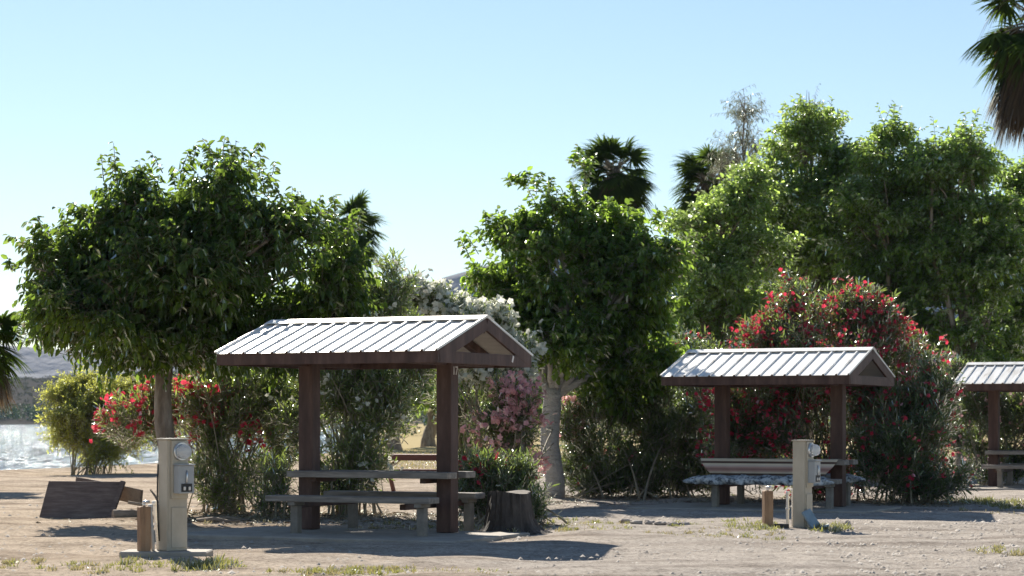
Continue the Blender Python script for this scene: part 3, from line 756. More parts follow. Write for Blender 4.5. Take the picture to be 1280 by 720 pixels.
# ------------------------------------------------------------------ palms
def palm(label, crown, trunk_r, blade, petiole, nf, nskirt, skirt_len, seed, ground=None, stalks=0, skirt_r=1.0, group='fan palms'):
    rng = np.random.default_rng(seed)
    gx, gy = crown.x, crown.y
    base = Vector((gx, gy, ground_z(gx, gy)))
    root = empty('fan_palm', base, 0, label, 'palm', group)
    H = crown.z - base.z
    tb = MB()
    K = 22
    tb.tube([(math.sin(i * .3 + seed) * .05, math.cos(i * .25) * .05, -.1 + (H + .1) * i / (K - 1)) for i in range(K)],
            [trunk_r * (1.35 if i == 0 else 1.0 - .45 * max(0, i / K - .5)) * (1 + .05 * (i % 2)) for i in range(K)], 14, True, .05, random.Random(seed))
    tb.build('trunk', M['palm_trunk'], root)
    def fronds(n, elev, pl, bl, dead, q, zjit, nseg=26, r0=0.0):
        for i in range(n):
            az = i * 2.39996 + rng.uniform(-.3, .3)
            zo = rng.uniform(0, 1)
            el = elev[1] + (elev[0] - elev[1]) * (zo if not dead else rng.uniform(0, 1)) + rng.normal(0, .12)
            h = np.array([math.cos(az), math.sin(az), 0])
            o = np.array([0, 0, H - zo * zjit]) + h * (trunk_r * .6)
            d0 = h * math.cos(el) + np.array([0, 0, math.sin(el)])
            L = pl * rng.uniform(.75, 1.15)
            t = np.linspace(0, 1, 5)[:, None]
            sag = np.array([0, 0, -1.]) * (.25 if not dead else .5)
            pet = o + d0 * L * t + sag * L * t * t * max(.1, math.cos(el))
            q.tubes(pet[None], np.array([.035, .03, .026, .022, .018]), 1, 4)
            hb = pet[-1]; ax = unit((pet[-1] - pet[-2]))
            side = np.cross(ax, [0, 0, 1.]); side = side / max(np.linalg.norm(side), 1e-3); nr = np.cross(side, ax)
            roll = rng.uniform(-.5, .5)
            side, nr = side * math.cos(roll) + nr * math.sin(roll), nr * math.cos(roll) - side * math.sin(roll)
            A = np.linspace(-1.95, 1.95, nseg) if not dead else np.linspace(-.75, .75, nseg)
            dirs = unit(ax[None] * np.cos(A)[:, None] + side[None] * np.sin(A)[:, None] * (1 if not dead else .6) - nr[None] * (.10 * np.abs(A))[:, None] + rng.normal(0, .05, (nseg, 3)))
            SL = bl * rng.uniform(.85, 1.1, nseg) * (1 - .22 * (np.abs(A) / 1.95) ** 2)
            s = np.linspace(0, 1, 5)[None, :, None]
            C = hb + dirs[:, None] * SL[:, None, None] * s + np.array([0, 0, -1.]) * (SL[:, None, None] * (.22 if not dead else .30) * s ** 3)
            wv = unit(np.cross(dirs, nr[None])) 
            wd = np.array([.006, .042, .045, .026, .003])[None, :, None] * (bl / 1.0) * (1 if not dead else .7)
            Lf = C - wv[:, None] * wd; Rt = C + wv[:, None] * wd + nr[None, None] * wd * .35
            V = np.stack([Lf, Rt], 2)
            idx = np.arange(nseg * 10).reshape(nseg, 5, 2)
            Q = np.stack([idx[:, :-1, 0], idx[:, :-1, 1], idx[:, 1:, 1], idx[:, 1:, 0]], -1).reshape(-1, 4)
            q.add(V, Q, 0)
    q = Quads()
    fronds(nf, (-.75, 1.1), petiole, blade, False, q, skirt_len * .38)
    q.build('crown', [M['palm'], M['stem']], root)
    q = Quads()
    fronds(nskirt, (-1.25, -.55), petiole * .75 * skirt_r, blade, True, q, skirt_len, 14)
    if stalks:
        t = np.linspace(0, 1, 8)[:, None]
        for i in range(stalks):
            az = math.pi + rng.uniform(-.4, .4)
            h = np.array([math.cos(az), math.sin(az), 0]); L = rng.uniform(1.6, 2.1)
            c = np.array([0, 0, H]) + h * L * t + np.array([0, 0, 1.]) * (L * .75 * t - L * 1.35 * t ** 2.4)
            q.tubes(c[None], np.linspace(.022, .006, 8), 0, 4)
    q.build('dead_fronds', [M['palm_dead'], M['stem']], root)
    return root
palm('tall palm with a shaggy brown skirt cut off by the top right corner', at(1294, 8, 74), .40, 1.35, 1.1, 44, 150, 2.5, 71, stalks=3, skirt_r=.9)
palm('dark fan palm on the skyline right above the mulberry with the pale trunk', at(768, 208, 100), .30, 1.1, .95, 84, 110, 2.2, 72)
palm('small fan palm peeping over the right side of the left mulberry', at(433, 280, 120), .32, 1.15, 1.2, 46, 60, 1.6, 73)
palm('fan palm half hidden by the yellow green tree', at(884, 218, 98), .30, 1.05, .85, 64, 80, 2.0, 74)
palm('fan palm cut off by the left edge, low over the river', at(-22, 418, 45), .22, .62, .45, 34, 20, .8, 75)

# ------------------------------------------------------------------ shelters and tables
TH = R(25)
SG = 'open picnic shelters with white metal roofs'
TG = 'picnic tables inside the shelters'
def shelter(loc, label, dz=0.0, W=3.07, D=2.65, number=None):
    w, h = W / 2, D / 2
    ze, zr = 2.255 + dz, 2.69 + dz
    root = empty('picnic_shelter', loc, -TH, label, 'shelter', SG)
    slope = (zr - ze) / h
    al = math.atan(slope)
    # ribbed metal skin
    m = MB()
    n = int(round(W / .205))
    for sgn in (-1, 1):
        def P(u, v, lift=0.0):  # v: 0 at the ridge .. h at the eave
            return Vector((u, sgn * v, zr - slope * v)) + Vector((0, sgn * math.sin(al), math.cos(al))) * lift
        prof = []
        for i in range(n + 1):
            u = -w + W * i / n
            if i == 0: prof += [(u, .0), (u, .028), (u + .022, .028), (u + .030, 0)]
            elif i == n: prof += [(u - .030, 0), (u - .022, .028), (u, .028), (u, 0)]
            else: prof += [(u - .020, 0), (u - .012, .022), (u + .012, .022), (u + .020, 0)]
        hv = h + .03
        vs = [P(u, 0, l) for u, l in prof] + [P(u, hv, l) for u, l in prof] + [P(u, hv, l - .006) for u, l in prof]
        k = len(prof)
        fs = [((i, i + 1, k + i + 1, k + i) if sgn > 0 else (i + 1, i, k + i, k + i + 1)) for i in range(k - 1)]
        fs += [(k + i, k + i + 1, 2 * k + i + 1, 2 * k + i) for i in range(k - 1)]
        m.add(vs, fs)
    roof = m.build('roof', M['roof'], root)
    c = MB()
    for sgn in (-1, 1):
        a = Vector((0, sgn * .085, zr - slope * .085)) + Vector((0, sgn * math.sin(al), math.cos(al))) * .028
        c.beam(a - Vector((w + .01, 0, 0)), a + Vector((w + .01, 0, 0)), .175, .008, (0, sgn * math.sin(al), math.cos(al)))
    c.build('ridge_cap', M['roof'], roof)
    s = MB()
    for sgn in (-1, 1):
        mid = Vector((0, sgn * h / 2, zr - slope * h / 2 - .020))
        s.beam(mid - Vector((w - .045, 0, 0)), mid + Vector((w - .045, 0, 0)), (h - .05) / math.cos(al), .018, (0, sgn * math.sin(al), math.cos(al)))
    s.build('roof_lining', M['ply'], root)
    for sgn in (-1, 1):
        f = MB(); f.box((0, sgn * (h - .02), ze - .075), (W - .012, .038, .155)); f.build('fascia', M['brown_wood'], root, .004)
    for sgn in (-1, 1):
        g = MB()
        x = sgn * (w - .022)
        for s2 in (-1, 1):
            g.beam((x, s2 * .002, zr - .085), (x, s2 * (h - .042), ze - .072), .04, .15)
        g.box((x - sgn * .005, 0, ze - .08), (.046, D - .085, .142))
        gb_ = g.build('gable_frame', M['brown_wood'], root, .004)
        if sgn > 0 and number:
            p = MB(); yy = h * .56
            rr = Matrix.Rotation(R(-24), 3, 'X')
            p.box((x + .020, yy, ze - .06), (.008, .035, .085), rr)
            p.build('paint_patch', M['white_paint'], gb_)
    t = MB()
    t.beam((-w + .05, 0, zr - .125), (w - .05, 0, zr - .125), .09, .14)
    for x in (-.985, .985):
        for s2 in (-1, 1):
            t.beam((x, s2 * .07, zr - .14), (x, s2 * (h - .06), ze - .075), .09, .10)
        t.box((x, 0, ze - .085), (.088, D - .12, .12))
    t.build('rafters', M['brown_wood'], root, .004)
    for x in (-.985, .985):
        p = MB(); p.box((x, 0, (ze - .02) / 2 + .02), (.205, .205, ze - .06)); po = p.build('post', M['brown_wood'], root, .008)
        if x > 0 and number:
            cu = bpy.data.curves.new('number', 'FONT'); cu.body = number; cu.size = .15; cu.extrude = .002; cu.align_x = 'CENTER'; cu.align_y = 'CENTER'
            cu.materials.append(M['white_paint'])
            tmp = bpy.data.objects.new('number_text', cu); COL.objects.link(tmp)
            dg = bpy.context.evaluated_depsgraph_get(); dg.update()
            me = bpy.data.meshes.new_from_object(tmp.evaluated_get(dg)); bpy.data.objects.remove(tmp)
            me.materials.clear(); me.materials.append(M['white_paint'])
            fo = bpy.data.objects.new('number', me); link(fo, po)
            fo.matrix_local = Matrix.Translation((x + .105, .01, ze - .22)) @ Matrix.Rotation(R(90), 4, 'Z') @ Matrix.Rotation(R(90), 4, 'X')
    b = MB(); b.box((-.05, -.6, -.02), (3.9, 2.15, .11)); b.build('floor_slab', M['concrete'], root, .015)
    return root

def plank(a, b, w, th, name, mat, parent, n=1):
    """boards side by side along local x"""
    m = MB()
    x0, y0, z = a; x1 = b
    for i in range(n):
        y = y0 + (i + .5) * w / n
        m.box(((x0 + x1) / 2 + (.01 if i % 2 else -.006), y, z), (x1 - x0, w / n - .012, th))
    return m.build(name, mat, parent, .006)

def fixed_table(loc, label, ur=1.18, ul=-1.09, mat='grey_wood', bshift=0.1):
    root = empty('picnic_table', loc, -TH, label, 'table', TG)
    zt, zb = .765, .475
    m = MB()
    for y in (-.33, -.19, .19, .33):
        m.box(((ul + ur) / 2 + random.Random(int(y * 100)).uniform(-.01, .01), y, zt - .016), (ur - ul, .132, .078))
    for y in (-.055, .055):
        m.box((0, y, zt - .010), (1.72, .105, .06))
    m.build('tabletop', M[mat], root, .006)
    f = MB()
    for x in (-.78, .78):
        f.box((x, 0, zt - .088), (.08, .54, .06)); f.box((x, 0, zb - .10), (.08, 1.60, .07))
    f.build('cross_beams', M['brown_wood'], root, .005)
    for yb, x0, x1 in ((-.86, ul + .06, ur + .06), (.86, ul - .1, ur - .16)):
        m = MB()
        for k in (-1, 1): m.box(((x0 + x1) / 2, yb + k * .075, zb - .012), (x1 - x0, .142, .075))
        m.build('bench', M[mat], root, .008)
        for xl in (x0 + .36, x1 - .16):
            g = MB()
            g.box((xl, yb, (zb - .10) / 2), (.10, .12, zb - .10)); g.box((xl, yb, zb - .068), (.10, .26, .06))
            g.build('leg', M['pale_leg'], root, .008)
    return root

C1 = Vector((-1.693, 27.15, 0)); C2 = Vector((4.36, 35.2, 0)); C3 = Vector((11.05, 45.1, 0))
shelter(C1, 'nearest picnic shelter, the one numbered 17 in front of the left mulberry tree', 0.0, number='17')
fixed_table(C1, 'weathered grey bench table under the nearest shelter roof')
shelter(C2, 'middle picnic shelter in front of the big red oleander', -.12, W=3.12)
tb2 = fixed_table(C2, 'bench table draped with cloth under the middle shelter', ur=1.2, ul=-1.22)
shelter(C3, 'farthest picnic shelter, half cut off by the right edge', -.07)
fixed_table(C3, 'grey bench table under the shelter cut off by the right edge')

def cloths():
    # striped cloth hanging over the front edge of the table of the middle shelter
    rng = np.random.default_rng(8)
    nx = 60
    prof = [(-.13, .792), (-.25, .795), (-.395, .795), (-.43, .775), (-.445, .70), (-.455, .62), (-.45, .545), (-.44, .52)]
    V = []
    for j, (y, z) in enumerate(prof):
        tj = max(0, (j - 3) / (len(prof) - 4))
        x0 = -1.26 + .02 * j + .20 * tj ** 1.6; x1 = 1.10 - .30 * tj ** 1.3
        for i in range(nx):
            s = i / (nx - 1)
            wob = (math.sin(s * 23) * .012 + math.sin(s * 51 + 1) * .006) * (.3 + tj)
            sag = .012 * math.sin(s * 9) * tj + .01 * math.sin(s * 31) * tj
            V.append((x0 + (x1 - x0) * s, y + wob - .01, z + sag + (.004 if j < 3 else 0)))
    Q = [(j * nx + i, j * nx + i + 1, (j + 1) * nx + i + 1, (j + 1) * nx + i) for j in range(len(prof) - 1) for i in range(nx - 1)]
    o = np_obj('striped_cloth', np.array(V), np.array(Q), M['stripe'], smooth=True)
    o.location = C2; o.rotation_euler = (0, 0, -TH)
    so = o.modifiers.new('thick', 'SOLIDIFY'); so.thickness = .006
    tag(o, 'beige and brown striped cloth hanging over the table front under the middle shelter', 'cloth')
    # lumpy mottled covers on both benches
    for yb, x0, x1, lb, zz in ((-.86, -1.30, 1.22, 'lumpy white and blue grey mottled cover on the front bench of the middle shelter', 0),
                           (.86, -1.3, 1.16, 'mottled cover on the rear bench, its end showing right of the middle shelter post', 0)):
        nx, na = 90, 14
        V = []
        for i in range(nx):
            s = i / (nx - 1); x = x0 + (x1 - x0) * s
            end = min(1, 8 * s, 8 * (1 - s)) ** .5
            for k in range(na):
                a = -.35 + (math.pi + .7) * k / (na - 1)
                r = 1 + .10 * math.sin(s * 37 + k) + .07 * math.sin(s * 83 + 2 * k) + rng.normal(0, .03)
                V.append((x, yb - math.cos(a) * .205 * r * (.75 + .25 * end), .455 + math.sin(a) * .088 * r * end + (.025 if k in (0, na - 1) else 0) - (.05 if k in (0, na - 1) else 0)))
        Q = [(i * na + k, (i + 1) * na + k, (i + 1) * na + k + 1, i * na + k + 1) for i in range(nx - 1) for k in range(na - 1)]
        o = np_obj('bench_cover', np.array(V), np.array(Q), M['mottled'], smooth=True)
        o.location = C2; o.rotation_euler = (0, 0, -TH)
        so = o.modifiers.new('thick', 'SOLIDIFY'); so.thickness = .012
        tag(o, lb, 'cover', 'mottled bench covers')
cloths()

def a_frame_table(loc, rz, label, mat='red_wood', Lx=1.85):
    root = empty('picnic_table', loc, rz, label, 'table', 'red brown picnic tables on the lawn')
    m = MB()
    for y in np.linspace(-.31, .31, 5): m.box((0, y, .74), (Lx, .145, .045))
    for y in (-.375, .375): m.box((0, y, .705), (Lx - .02, .035, .115))
    m.build('tabletop', M[mat], root, .005)
    for yb in (-.72, .72):
        b = MB()
        for k in (-1, 1): b.box((0, yb + k * .075, .435), (Lx, .14, .045))
        b.build('bench', M[mat], root, .005)
    a = MB()
    for x in (-Lx / 2 + .3, Lx / 2 - .3):
        for s in (-1, 1): a.beam((x, s * .22, .715), (x, s * .66, 0), .05, .10)
        a.box((x, 0, .385), (.05, 1.66, .09)); a.box((x + .05, 0, .685), (.04, .66, .07))
        sx = 1 if x < 0 else -1
        a.beam((x + .03 * sx, 0, .40), (x + .45 * sx, 0, .70), .05, .07)
    a.build('leg_frame', M[mat], root, .005)
    return root
p = at(523, 0, 42)
a_frame_table((p.x, 42, 0), R(-20), 'red brown wooden picnic table on open ground seen behind the left shelter', Lx=2.2)
p = at(584, 0, 118)
a_frame_table((p.x, 118, ground_z(p.x, 118)), R(8), 'far dark red picnic table on the lawn just right of the numbered post')

# ------------------------------------------------------------------ hookup pedestals and their posts
PG = 'tan electric hookup pedestals'
def pedestal(loc, rz, label, cable=True):
    root = empty('hookup_pedestal', loc, rz, label, 'pedestal', PG)
    b = MB(); b.box((0, 0, .575), (.25, .17, 1.15))
    b.build('body', M['pedestal'], root, .006)
    cvr = MB(); cvr.box((.022, -.094, .84), (.205, .022, .60)); cvr.box((-.108, -.089, .60), (.010, .009, 1.04)); cvr.box((.02, -.090, .24), (.19, .012, .42))
    cvr.build('cover_panel', M['pedestal'], root, .004)
    cap = MB(); cap.box((0, -.006, 1.158), (.275, .21, .016)); cap.build('cap', M['pedestal'], root, .004)
    mt = MB(); mt.tube([(.03, -.095, 1.03), (.03, -.135, 1.03)], [.096, .092], 28)
    mo = mt.build('meter', M['steel'], root)
    g = MB(); n = 8
    g.tube([(.03, -.136 - .095 * math.sin(i / n * math.pi / 2) ** .8, 1.03) for i in range(n + 1)], [.078 * (math.cos(i / n * math.pi / 2) ** .45 if i < n else .12) for i in range(n + 1)], 24)
    g.build('meter_glass', M['glass'], mo)
    d = MB(); d.tube([(.03, -.1365, 1.03), (.03, -.155, 1.03)], [.062, .062], 24); d.box((.03, -.157, 1.045), (.07, .003, .03)); d.build('dial', M['white_plastic'], mo)
    bx = MB(); bx.box((.035, -.155, .74), (.19, .10, .29)); bx.box((.035, -.163, .893), (.205, .125, .014))
    bo = bx.build('breaker_box', M['meter_box'], root, .006)
    k = MB(); k.box((.035, -.207, .655), (.13, .006, .085)); k.build('outlet_recess', M['black'], bo)
    for sx in (-1, 1):
        w = MB(); w.box((.035 + sx * .030, -.215, .648), (.024, .016, .038)); w.build('outlet', M['white_plastic'], bo, .004)
    h = MB(); h.tube([(.03, -.206, .70), (.028, -.222, .74), (.032, -.222, .79), (.034, -.206, .83)], .009, 8); h.build('handle', M['steel'], bo)
    if cable:
        c = MB(); c.tube([(-.128, .080, .9), (-.134, .082, .75), (-.134, .085, .5), (-.136, .07, .3), (-.128, .06, .10)], .008, 8); c.build('cable', M['black'], root)
    return root
dp = 22.45
pp = at(216, 0, dp); pedestal((pp.x, dp, .075), R(42), 'nearer tan hookup pedestal with round meter on a concrete pad, left of the nearest shelter')
pad = MB(); pad.box((pp.x - .06, dp - .02, .025), (.90, .50, .10)); tag(pad.build('concrete_pad', M['concrete'], bevel=.012), 'low concrete pad under the nearer hookup pedestal', 'pad')
dq = 28.7
pq = at(1003, 0, dq); pedestal((pq.x, dq, 0), R(58), 'farther tan hookup pedestal in front of the middle shelter', False)

WP = 'short square wooden posts'
def wood_post(x, d, z0, hgt, wid, rz, label, mat):
    r = empty('wooden_post', (x, d, z0), rz, label, 'post', WP)
    m = MB(); m.box((0, 0, hgt / 2 - .02), (wid, wid, hgt + .04)); m.build('shaft', M[mat], r, .008)
    f = MB(); f.tube([(0, 0, hgt - .01), (0, 0, hgt + .05)], .016, 8); f.tube([(-.02, -.02, hgt + .045), (.05, -.03, hgt + .05)], .016, 8); f.build('tap', M['steel'], r)
x = at(180, 0, 22.35).x
wood_post(x, 22.35, .075, .46, .115, R(28), 'split orange stained short post on the pad of the nearer pedestal', 'orange_post')
x = at(959.5, 0, 28.7).x
wood_post(x, 28.7, 0, .49, .12, R(12), 'brown short post left of the farther pedestal', 'orange_post')

PIPE = 'pale riser pipes beside the pedestals'
for px, d, z0, hgt, ln, lb in ((191.5, 22.4, .075, .47, -.03, 'left one of two pale pipes beside the nearer pedestal'), (198.5, 22.5, .075, .50, -.045, 'right one of two pale pipes beside the nearer pedestal'),
                           (984.5, 28.75, 0, .47, 0, 'left one of two pale pipes beside the farther pedestal'), (991, 28.9, 0, .50, 0, 'right one of two pale pipes beside the farther pedestal')):
    x = at(px, 0, d).x
    m = MB(); m.tube([(0, 0, -.03), (ln * .5, 0, hgt * .5), (ln, 0, hgt - .05), (ln, 0, hgt)], .020, 10); m.tube([(ln, 0, hgt - .035), (ln, 0, hgt + .012)], .027, 10); m.tube([(ln * .55, 0, hgt * .5), (ln * .6, 0, hgt * .56)], .027, 10)
    o = m.build('riser_pipe', M['white_plastic']); o.location = (x, d, z0)
    tag(o, lb, 'pipe', PIPE)

m = MB(); m.beam((0, 0, .02), (-.13, .05, .235), .19, .03, (.5, -.6, .5)); m.beam((.03, -.05, .012), (.16, -.06, .05), .10, .025)
o = m.build('blue_panel', M['blue_board'], bevel=.004); o.location = (at(1020, 0, 28.45).x, 28.45, 0)
tag(o, 'broken blue grey panel leaning against the foot of the farther pedestal', 'panel')

# ------------------------------------------------------------------ scrap wood, stump, stones
def scrap():
    ds = 31.6
    a, b, c, e = at(48, 646.5, ds - .05), at(140, 647, ds - .05), at(157, 602, ds + .25), at(61, 601, ds + .25)
    a.z = b.z = -.03
    n = (b - a).cross(e - a).normalized() * .035
    m = MB(); m.add([a, b, c, e, a - n, b - n, c - n, e - n], [(0, 1, 2, 3), (7, 6, 5, 4), (0, 4, 5, 1), (1, 5, 6, 2), (2, 6, 7, 3), (3, 7, 4, 0)])
    # batten along the right edge
    u = (b - a).normalized(); up = (c - b)
    m.beam(b + n * .45 - u * .035 + up * .0, c + n * .45 - u * .035, .07, .03, n)
    o = m.build('leaning_board', M['board_dark'], bevel=.004)
    tag(o, 'large dark weathered board propped up on the bare ground at the left', 'board', 'scrap boards')
    m = MB(); m.beam(at(94, 604, ds + .36), at(128, 610, ds + .40), .05, .19, (0.1, 0, 1)); o = m.build('scrap_board', M['board_dark'], bevel=.004)
    o2 = tag(o, 'tilted dark board end poking up behind the large leaning board', 'board', 'scrap boards')
    p0 = at(148, 630, ds + .45); p1 = at(177, 633, ds + .2); 
    m = MB(); m.beam(at(140, 614, ds + .5), at(177, 622, ds + .1), .05, .22)
    tag(m.build('wooden_crate', M['board_tan'], bevel=.005), 'broken tan box end beside the large leaning board', 'box', 'scrap boards')
    prng = random.Random(9)
    A = at(141, 651, 31.0); B = at(183, 652, 31.2); A.z = B.z = .066
    m = MB(); m.tube([A + (B - A) * t / 6 for t in range(7)], [.076, .082, .078, .08, .075, .072, .066], 12, True, .08, prng)
    tag(m.build('log', M['log']), 'short pale log lying between the leaning board and the nearer pedestal', 'log', 'scrap boards')
    for i, (p, q_, r, lb) in enumerate((((160, 628, 31.0), (205, 642, 31.1), .022, 'crooked dark stick lying over the log'), ((188, 612, 31.6), (204, 640, 31.4), .014, 'thin twig sticking up beside the nearer pedestal'),
                                   ((246, 655, 30.2), (300, 662, 30.0), .03, 'thick bleached stick on the ground right of the nearer pedestal'), ((262, 650, 30.8), (318, 658, 30.6), .02, 'thin bleached branch under the red oleander'))):
        m = MB(); A = at(*p); B = at(*q_)
        A.z = max(A.z, r * .7); B.z = max(B.z, r * .7)
        m.tube([A, A.lerp(B, .4) + Vector((0, 0, .03)), A.lerp(B, .7), B], [r, r * 1.1, r * .8, r * .5], 7, True, .1, prng)
        tag(m.build('stick', M['log']), lb, 'stick', 'loose sticks')
    m = MB(); m.box((0, 0, 0), (.17, .12, .07)); o = m.build('block', M['stump'], bevel=.01); o.location = (at(977, 0, 28.4).x, 28.4, .03); o.rotation_euler = (0, 0, .3)
    tag(o, 'small dark block on the grass between the brown short post and the farther pedestal', 'block')
scrap()

def stump():
    loc = Vector((at(637, 0, 27.5).x, 27.5, 0))
    r = empty('tree_stump', loc, 0, 'wide dark tree stump standing by the right end of the nearest shelter', 'stump')
    rng = random.Random(3)
    V = []; n = 40; zs = [-.05, 0, .04, .09, .16, .26, .38, .48, .515]
    for i, z in enumerate(zs):
        t = max(0, z) / .515
        for k in range(n):
            a = 2 * math.pi * k / n
            rr = .255 + .05 * (1 - t) + .07 * math.exp(-t * 9) + .055 * math.exp(-t * 6) * max(0, math.cos(a * 3 - .4)) ** 3 + .012 * math.sin(a * 9) + .016 * math.sin(a * 17 + 1) + rng.uniform(-.008, .008)
            if math.cos(a + .15) > .8: rr += .11 * math.exp(-t * 7)
            V.append((math.cos(a) * rr, math.sin(a) * rr, z + (.02 * math.sin(a * 2) if i == len(zs) - 1 else 0)))
    fs = [(i * n + k, i * n + (k + 1) % n, (i + 1) * n + (k + 1) % n, (i + 1) * n + k) for i in range(len(zs) - 1) for k in range(n)]
    m = MB(); m.add(V, fs); m.build('bark', M['stump'], r)
    m = MB(); m.add([(v[0] * .995, v[1] * .995, v[2]) for v in V[-n:]] + [(0, 0, .50)], [(k, (k + 1) % n, n) for k in range(n)]); m.build('cut_top', M['cut_wood'], r)
stump()

def rock_mesh(m, c, size, rng, n=10, rings=6):
    V = []
    for i in range(rings):
        th = math.pi * (i + .5) / rings
        for k in range(n):
            a = 2 * math.pi * k / n
            f = 1 + rng.uniform(-.16, .16)
            V.append((c[0] + math.sin(th) * math.cos(a) * size[0] * f, c[1] + math.sin(th) * math.sin(a) * size[1] * f, c[2] + math.cos(th) * size[2] * f))
    fs = [(i * n + k, i * n + (k + 1) % n, (i + 1) * n + (k + 1) % n, (i + 1) * n + k)[::-1] for i in range(rings - 1) for k in range(n)]
    fs.append(tuple(range(n))); fs.append(tuple(reversed(range((rings - 1) * n, rings * n))))
    m.add(V, fs)
srng = random.Random(15)
for i, (px, py, wpx, lb) in enumerate(((782, 653, 9, 'reddish flat stone at the left end of the row on the gravel'), (796, 655, 9, 'second flat stone from the left of the row on the gravel'), (812, 655, 7, 'small flat stone in the middle of the row on the gravel'),
                              (826, 656, 9, 'broad flat stone in the row on the gravel, right of its small middle stone'), (841, 657, 8, 'pale flat stone near the right end of the row on the gravel'), (856, 657, 8, 'thin flat stone at the right end of the row on the gravel'),
                              (1059, 657, 5, 'small pale stone in the weeds right of the farther pedestal'))):
    d = EYE * F / (py - HZ)
    m = MB(); rock_mesh(m, (0, 0, .008), (wpx * d / F, .07, .035 if i < 6 else .05), srng)
    o = m.build('stone', M['stone']); o.location = (at(px, 0, d).x, d, .012); o.rotation_euler = (0, 0, srng.uniform(-.3, .3))
    tag(o, lb, 'stone', 'flat stones on the gravel')

def pebbles():
    rng = np.random.default_rng(19)
    n = 17000
    Y = 17 + 20 * rng.uniform(0, 1, n) ** 1.3; X = rng.uniform(-.262, .262, n) * Y
    keep = rng.uniform(0, 1, n) < np.clip(.45 + X * .09, .2, 1)
    X = X[keep]; Y = Y[keep]; n = len(X)
    S = .007 + .028 * rng.uniform(0, 1, n) ** 5 + .007 * rng.uniform(0, 1, n)
    base = np.array([[1, 0, 0], [0, 1, 0], [-1, 0, 0], [0, -1, 0], [0, 0, 1.]]) * np.array([1, 1, .7])
    ang = rng.uniform(0, 6.28, n)
    V = base[None] * rng.uniform(.7, 1.3, (n, 5, 3)) * S[:, None, None]
    c, s = np.cos(ang)[:, None], np.sin(ang)[:, None]
    V = np.stack([V[..., 0] * c - V[..., 1] * s, V[..., 0] * s + V[..., 1] * c, V[..., 2]], -1)
    V += np.stack([X, Y, ground_h(X, Y) + .004], -1)[:, None]
    b = (np.arange(n) * 5)[:, None]
    T = np.concatenate([b + np.array([[0, 1, 4]]), b + np.array([[1, 2, 4]]), b + np.array([[2, 3, 4]]), b + np.array([[3, 0, 4]])])
    o = np_obj('gravel', V.reshape(-1, 3), T, M['pebble'])
    tag(o, 'loose grey and tan gravel scattered over the ground', 'gravel', kind='stuff')
pebbles()

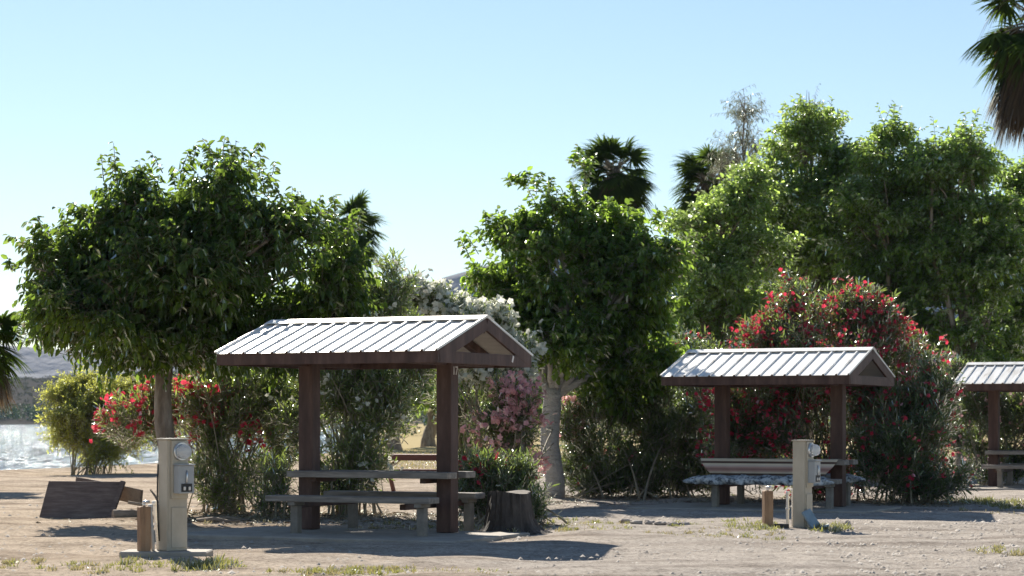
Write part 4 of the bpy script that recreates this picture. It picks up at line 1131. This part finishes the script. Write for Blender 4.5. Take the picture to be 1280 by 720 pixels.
def grass():
    rng = np.random.default_rng(23)
    def patch(q, px, py, rx, ry, n, h, mi):
        # a patch is an ellipse on the ground around the spot seen at px, py
        d = EYE * F / (py - HZ); X0 = (px - 640) * d / F
        rxm = rx * d / F; rym = max(.08, ry * d * d / (F * EYE))
        n = int(n * .6); k = max(3, n // 16)
        r = np.sqrt(rng.uniform(0, 1, k)); a = rng.uniform(0, 6.28, k)
        tx = X0 + np.cos(a) * r * rxm; ty = d + np.sin(a) * r * rym
        i = rng.integers(0, k, n)
        x = tx[i] + rng.normal(0, .03, n); y = ty[i] + rng.normal(0, .03, n)
        P = np.stack([x, y, ground_h(x, y) - .01], -1)
        ax = unit(rng.normal(0, .55, (n, 3)) + np.array([0, 0, 1.0])); ax[:, 2] = np.abs(ax[:, 2])
        q.leaves(P, ax, unit(rng.normal(0, 1, (n, 3))), h * rng.uniform(.4, 1.3, n), np.full(n, .011), mi, .1, .35, (.5, .4))
    q = Quads()
    for a in ((250, 708, 60, 6, 900, .07), (150, 712, 40, 6, 350, .06), (440, 714, 110, 4, 900, .05), (560, 716, 80, 3, 350, .045), (735, 658, 60, 6, 700, .06), (935, 659, 34, 6, 1500, .085), (915, 672, 70, 5, 420, .05),
              (1035, 661, 30, 4, 600, .08), (1260, 632, 50, 8, 1500, .10), (1215, 628, 25, 6, 500, .1), (1262, 690, 40, 5, 300, .05), (700, 652, 30, 5, 300, .06), (650, 664, 30, 4, 300, .09), (590, 662, 30, 4, 300, .08), (540, 655, 60, 6, 350, .06), (860, 656, 40, 3, 300, .05), (20, 705, 20, 5, 120, .05), (80, 708, 30, 4, 140, .05),
              (232, 712, 12, 3, 160, .09), (170, 706, 14, 4, 160, .09), (262, 708, 12, 4, 200, .11)):
        patch(q, *a, 0)
    for a in ((440, 714, 120, 5, 700, .05), (735, 660, 70, 7, 800, .05), (900, 668, 90, 8, 600, .05), (1262, 690, 50, 6, 500, .05), (20, 706, 30, 6, 200, .05), (110, 712, 60, 6, 300, .05), (450, 660, 100, 6, 500, .06), (1260, 640, 60, 5, 500, .06), (560, 714, 120, 5, 300, .04), (300, 650, 60, 6, 300, .06)):
        patch(q, *a, 1)
    tag(q.build('grass', [M['grass'], M['grass_dry']]), 'thin patches of green and dry grass on the gravel', 'grass', kind='stuff')
    # lawn far behind the shelters
    q = Quads()
    n = 16000
    Y = rng.uniform(55, 108, n); X = rng.uniform(-.075, .10, n) * Y
    P = np.stack([X, Y, ground_h(X, Y)], -1)
    ax = unit(rng.normal(0, .6, (n, 3)) + np.array([0, 0, 1.0])); ax[:, 2] = np.abs(ax[:, 2])
    q.leaves(P, ax, unit(rng.normal(0, 1, (n, 3))), rng.uniform(.04, .12, n), np.full(n, .03), 0)
    tag(q.build('lawn', [M['grass_dry']]), 'dry yellow lawn behind the left shelter', 'grass', kind='stuff')
    # fallen leaves under the bushes
    q = Quads()
    spots = [(1030, 38, 2.6, .9, 1500), (1135, 36.6, 1.0, .7, 500), (800, 40.3, 1.8, .8, 1100), (440, 32.2, 1.5, .9, 900), (285, 33, 1.5, 1.0, 700), (640, 37.3, 1.3, .8, 500), (620, 29, 1.0, .6, 300), (560, 31, 1.8, 1.2, 300), (330, 30.5, 2.0, .8, 500)]
    for px, d, rx, ry, n in spots:
        x = (px - 640) * d / F + rng.normal(0, rx * .6, n); y = d + rng.normal(0, ry * .7, n)
        P = np.stack([x, y, ground_h(x, y) + rng.uniform(.004, .02, n)], -1)
        a = rng.uniform(0, 6.28, n)
        ax = unit(np.stack([np.cos(a), np.sin(a), rng.normal(.05, .2, n)], -1))
        q.leaves(P, ax, unit(rng.normal(0, .35, (n, 3)) + np.array([0, 0, 1.])), rng.uniform(.05, .12, n), rng.uniform(.015, .03, n))
    tag(q.build('leaf_litter', [M['litter']]), 'brown fallen leaves scattered under the bushes', 'leaf litter', kind='stuff')
grass()

# ------------------------------------------------------------------ haze, light, camera
HAZE = 4.6e-5
m, nt, out = nodes('haze_air')
pv = N(nt, 'ShaderNodeVolumePrincipled')
pv.inputs['Color'].default_value = (.48, .67, 1.0, 1); pv.inputs['Density'].default_value = HAZE; pv.inputs['Anisotropy'].default_value = 0.0
nt.links.new(pv.outputs[0], out.inputs['Volume'])
hz = MB(); hz.box((0, 2440, 170), (6900, 5200, 366))
ho = hz.build('haze', m); tag(ho, kind='stuff')

EL, AZ = R(34), R(17)
sun_dir = Vector((-math.sin(AZ) * math.cos(EL), math.cos(AZ) * math.cos(EL), math.sin(EL)))
ld = bpy.data.lights.new('sun', 'SUN'); ld.energy = 5.0; ld.angle = R(.53); ld.color = (1.0, .93, .82)
lo = link(bpy.data.objects.new('sun', ld)); lo.rotation_euler = sun_dir.to_track_quat('Z', 'Y').to_euler()

w = bpy.data.worlds.new('World'); scene.world = w; w.use_nodes = True
nt = w.node_tree; nt.nodes.clear()
sk = nt.nodes.new('ShaderNodeTexSky'); sk.sky_type = 'NISHITA'; sk.sun_disc = False
sk.sun_elevation = EL; sk.sun_rotation = -AZ; sk.altitude = 150; sk.air_density = 1.0; sk.dust_density = .08; sk.ozone_density = 1.0
bg = nt.nodes.new('ShaderNodeBackground'); bg.inputs['Strength'].default_value = .056
wo = nt.nodes.new('ShaderNodeOutputWorld')
tint = nt.nodes.new('ShaderNodeMix'); tint.data_type = 'RGBA'; tint.blend_type = 'MULTIPLY'; tint.inputs[0].default_value = 1.0
tint.inputs[7].default_value = (1.0, 1.025, 1.05, 1)
nt.links.new(sk.outputs[0], tint.inputs[6]); nt.links.new(tint.outputs[2], bg.inputs[0]); nt.links.new(bg.outputs[0], wo.inputs[0])

cd = bpy.data.cameras.new('camera'); cd.sensor_width = 36.0; cd.lens = 36.0 * F / 1280.0
cd.shift_y = (HZ - 360) / 1280.0; cd.clip_start = .1; cd.clip_end = 9000
cd.dof.use_dof = True; cd.dof.focus_distance = 27.0; cd.dof.aperture_fstop = 3.6
co = link(bpy.data.objects.new('camera', cd)); co.location = (0, 0, EYE); co.rotation_euler = (R(90), 0, 0)
scene.camera = co

scene.render.engine = 'CYCLES'
cy = scene.cycles
cy.use_denoising = True
try: cy.denoiser = 'OPENIMAGEDENOISE'
except Exception: pass
cy.max_bounces = 8; cy.diffuse_bounces = 6; cy.glossy_bounces = 3; cy.transmission_bounces = 6; cy.volume_bounces = 1; cy.transparent_max_bounces = 6
cy.sample_clamp_indirect = 6.0
cy.use_adaptive_sampling = True
vs = scene.view_settings
vs.view_transform = 'Standard'; vs.look = 'None'; vs.gamma = 1.0; vs.use_curve_mapping = False
vs.exposure = 1.05
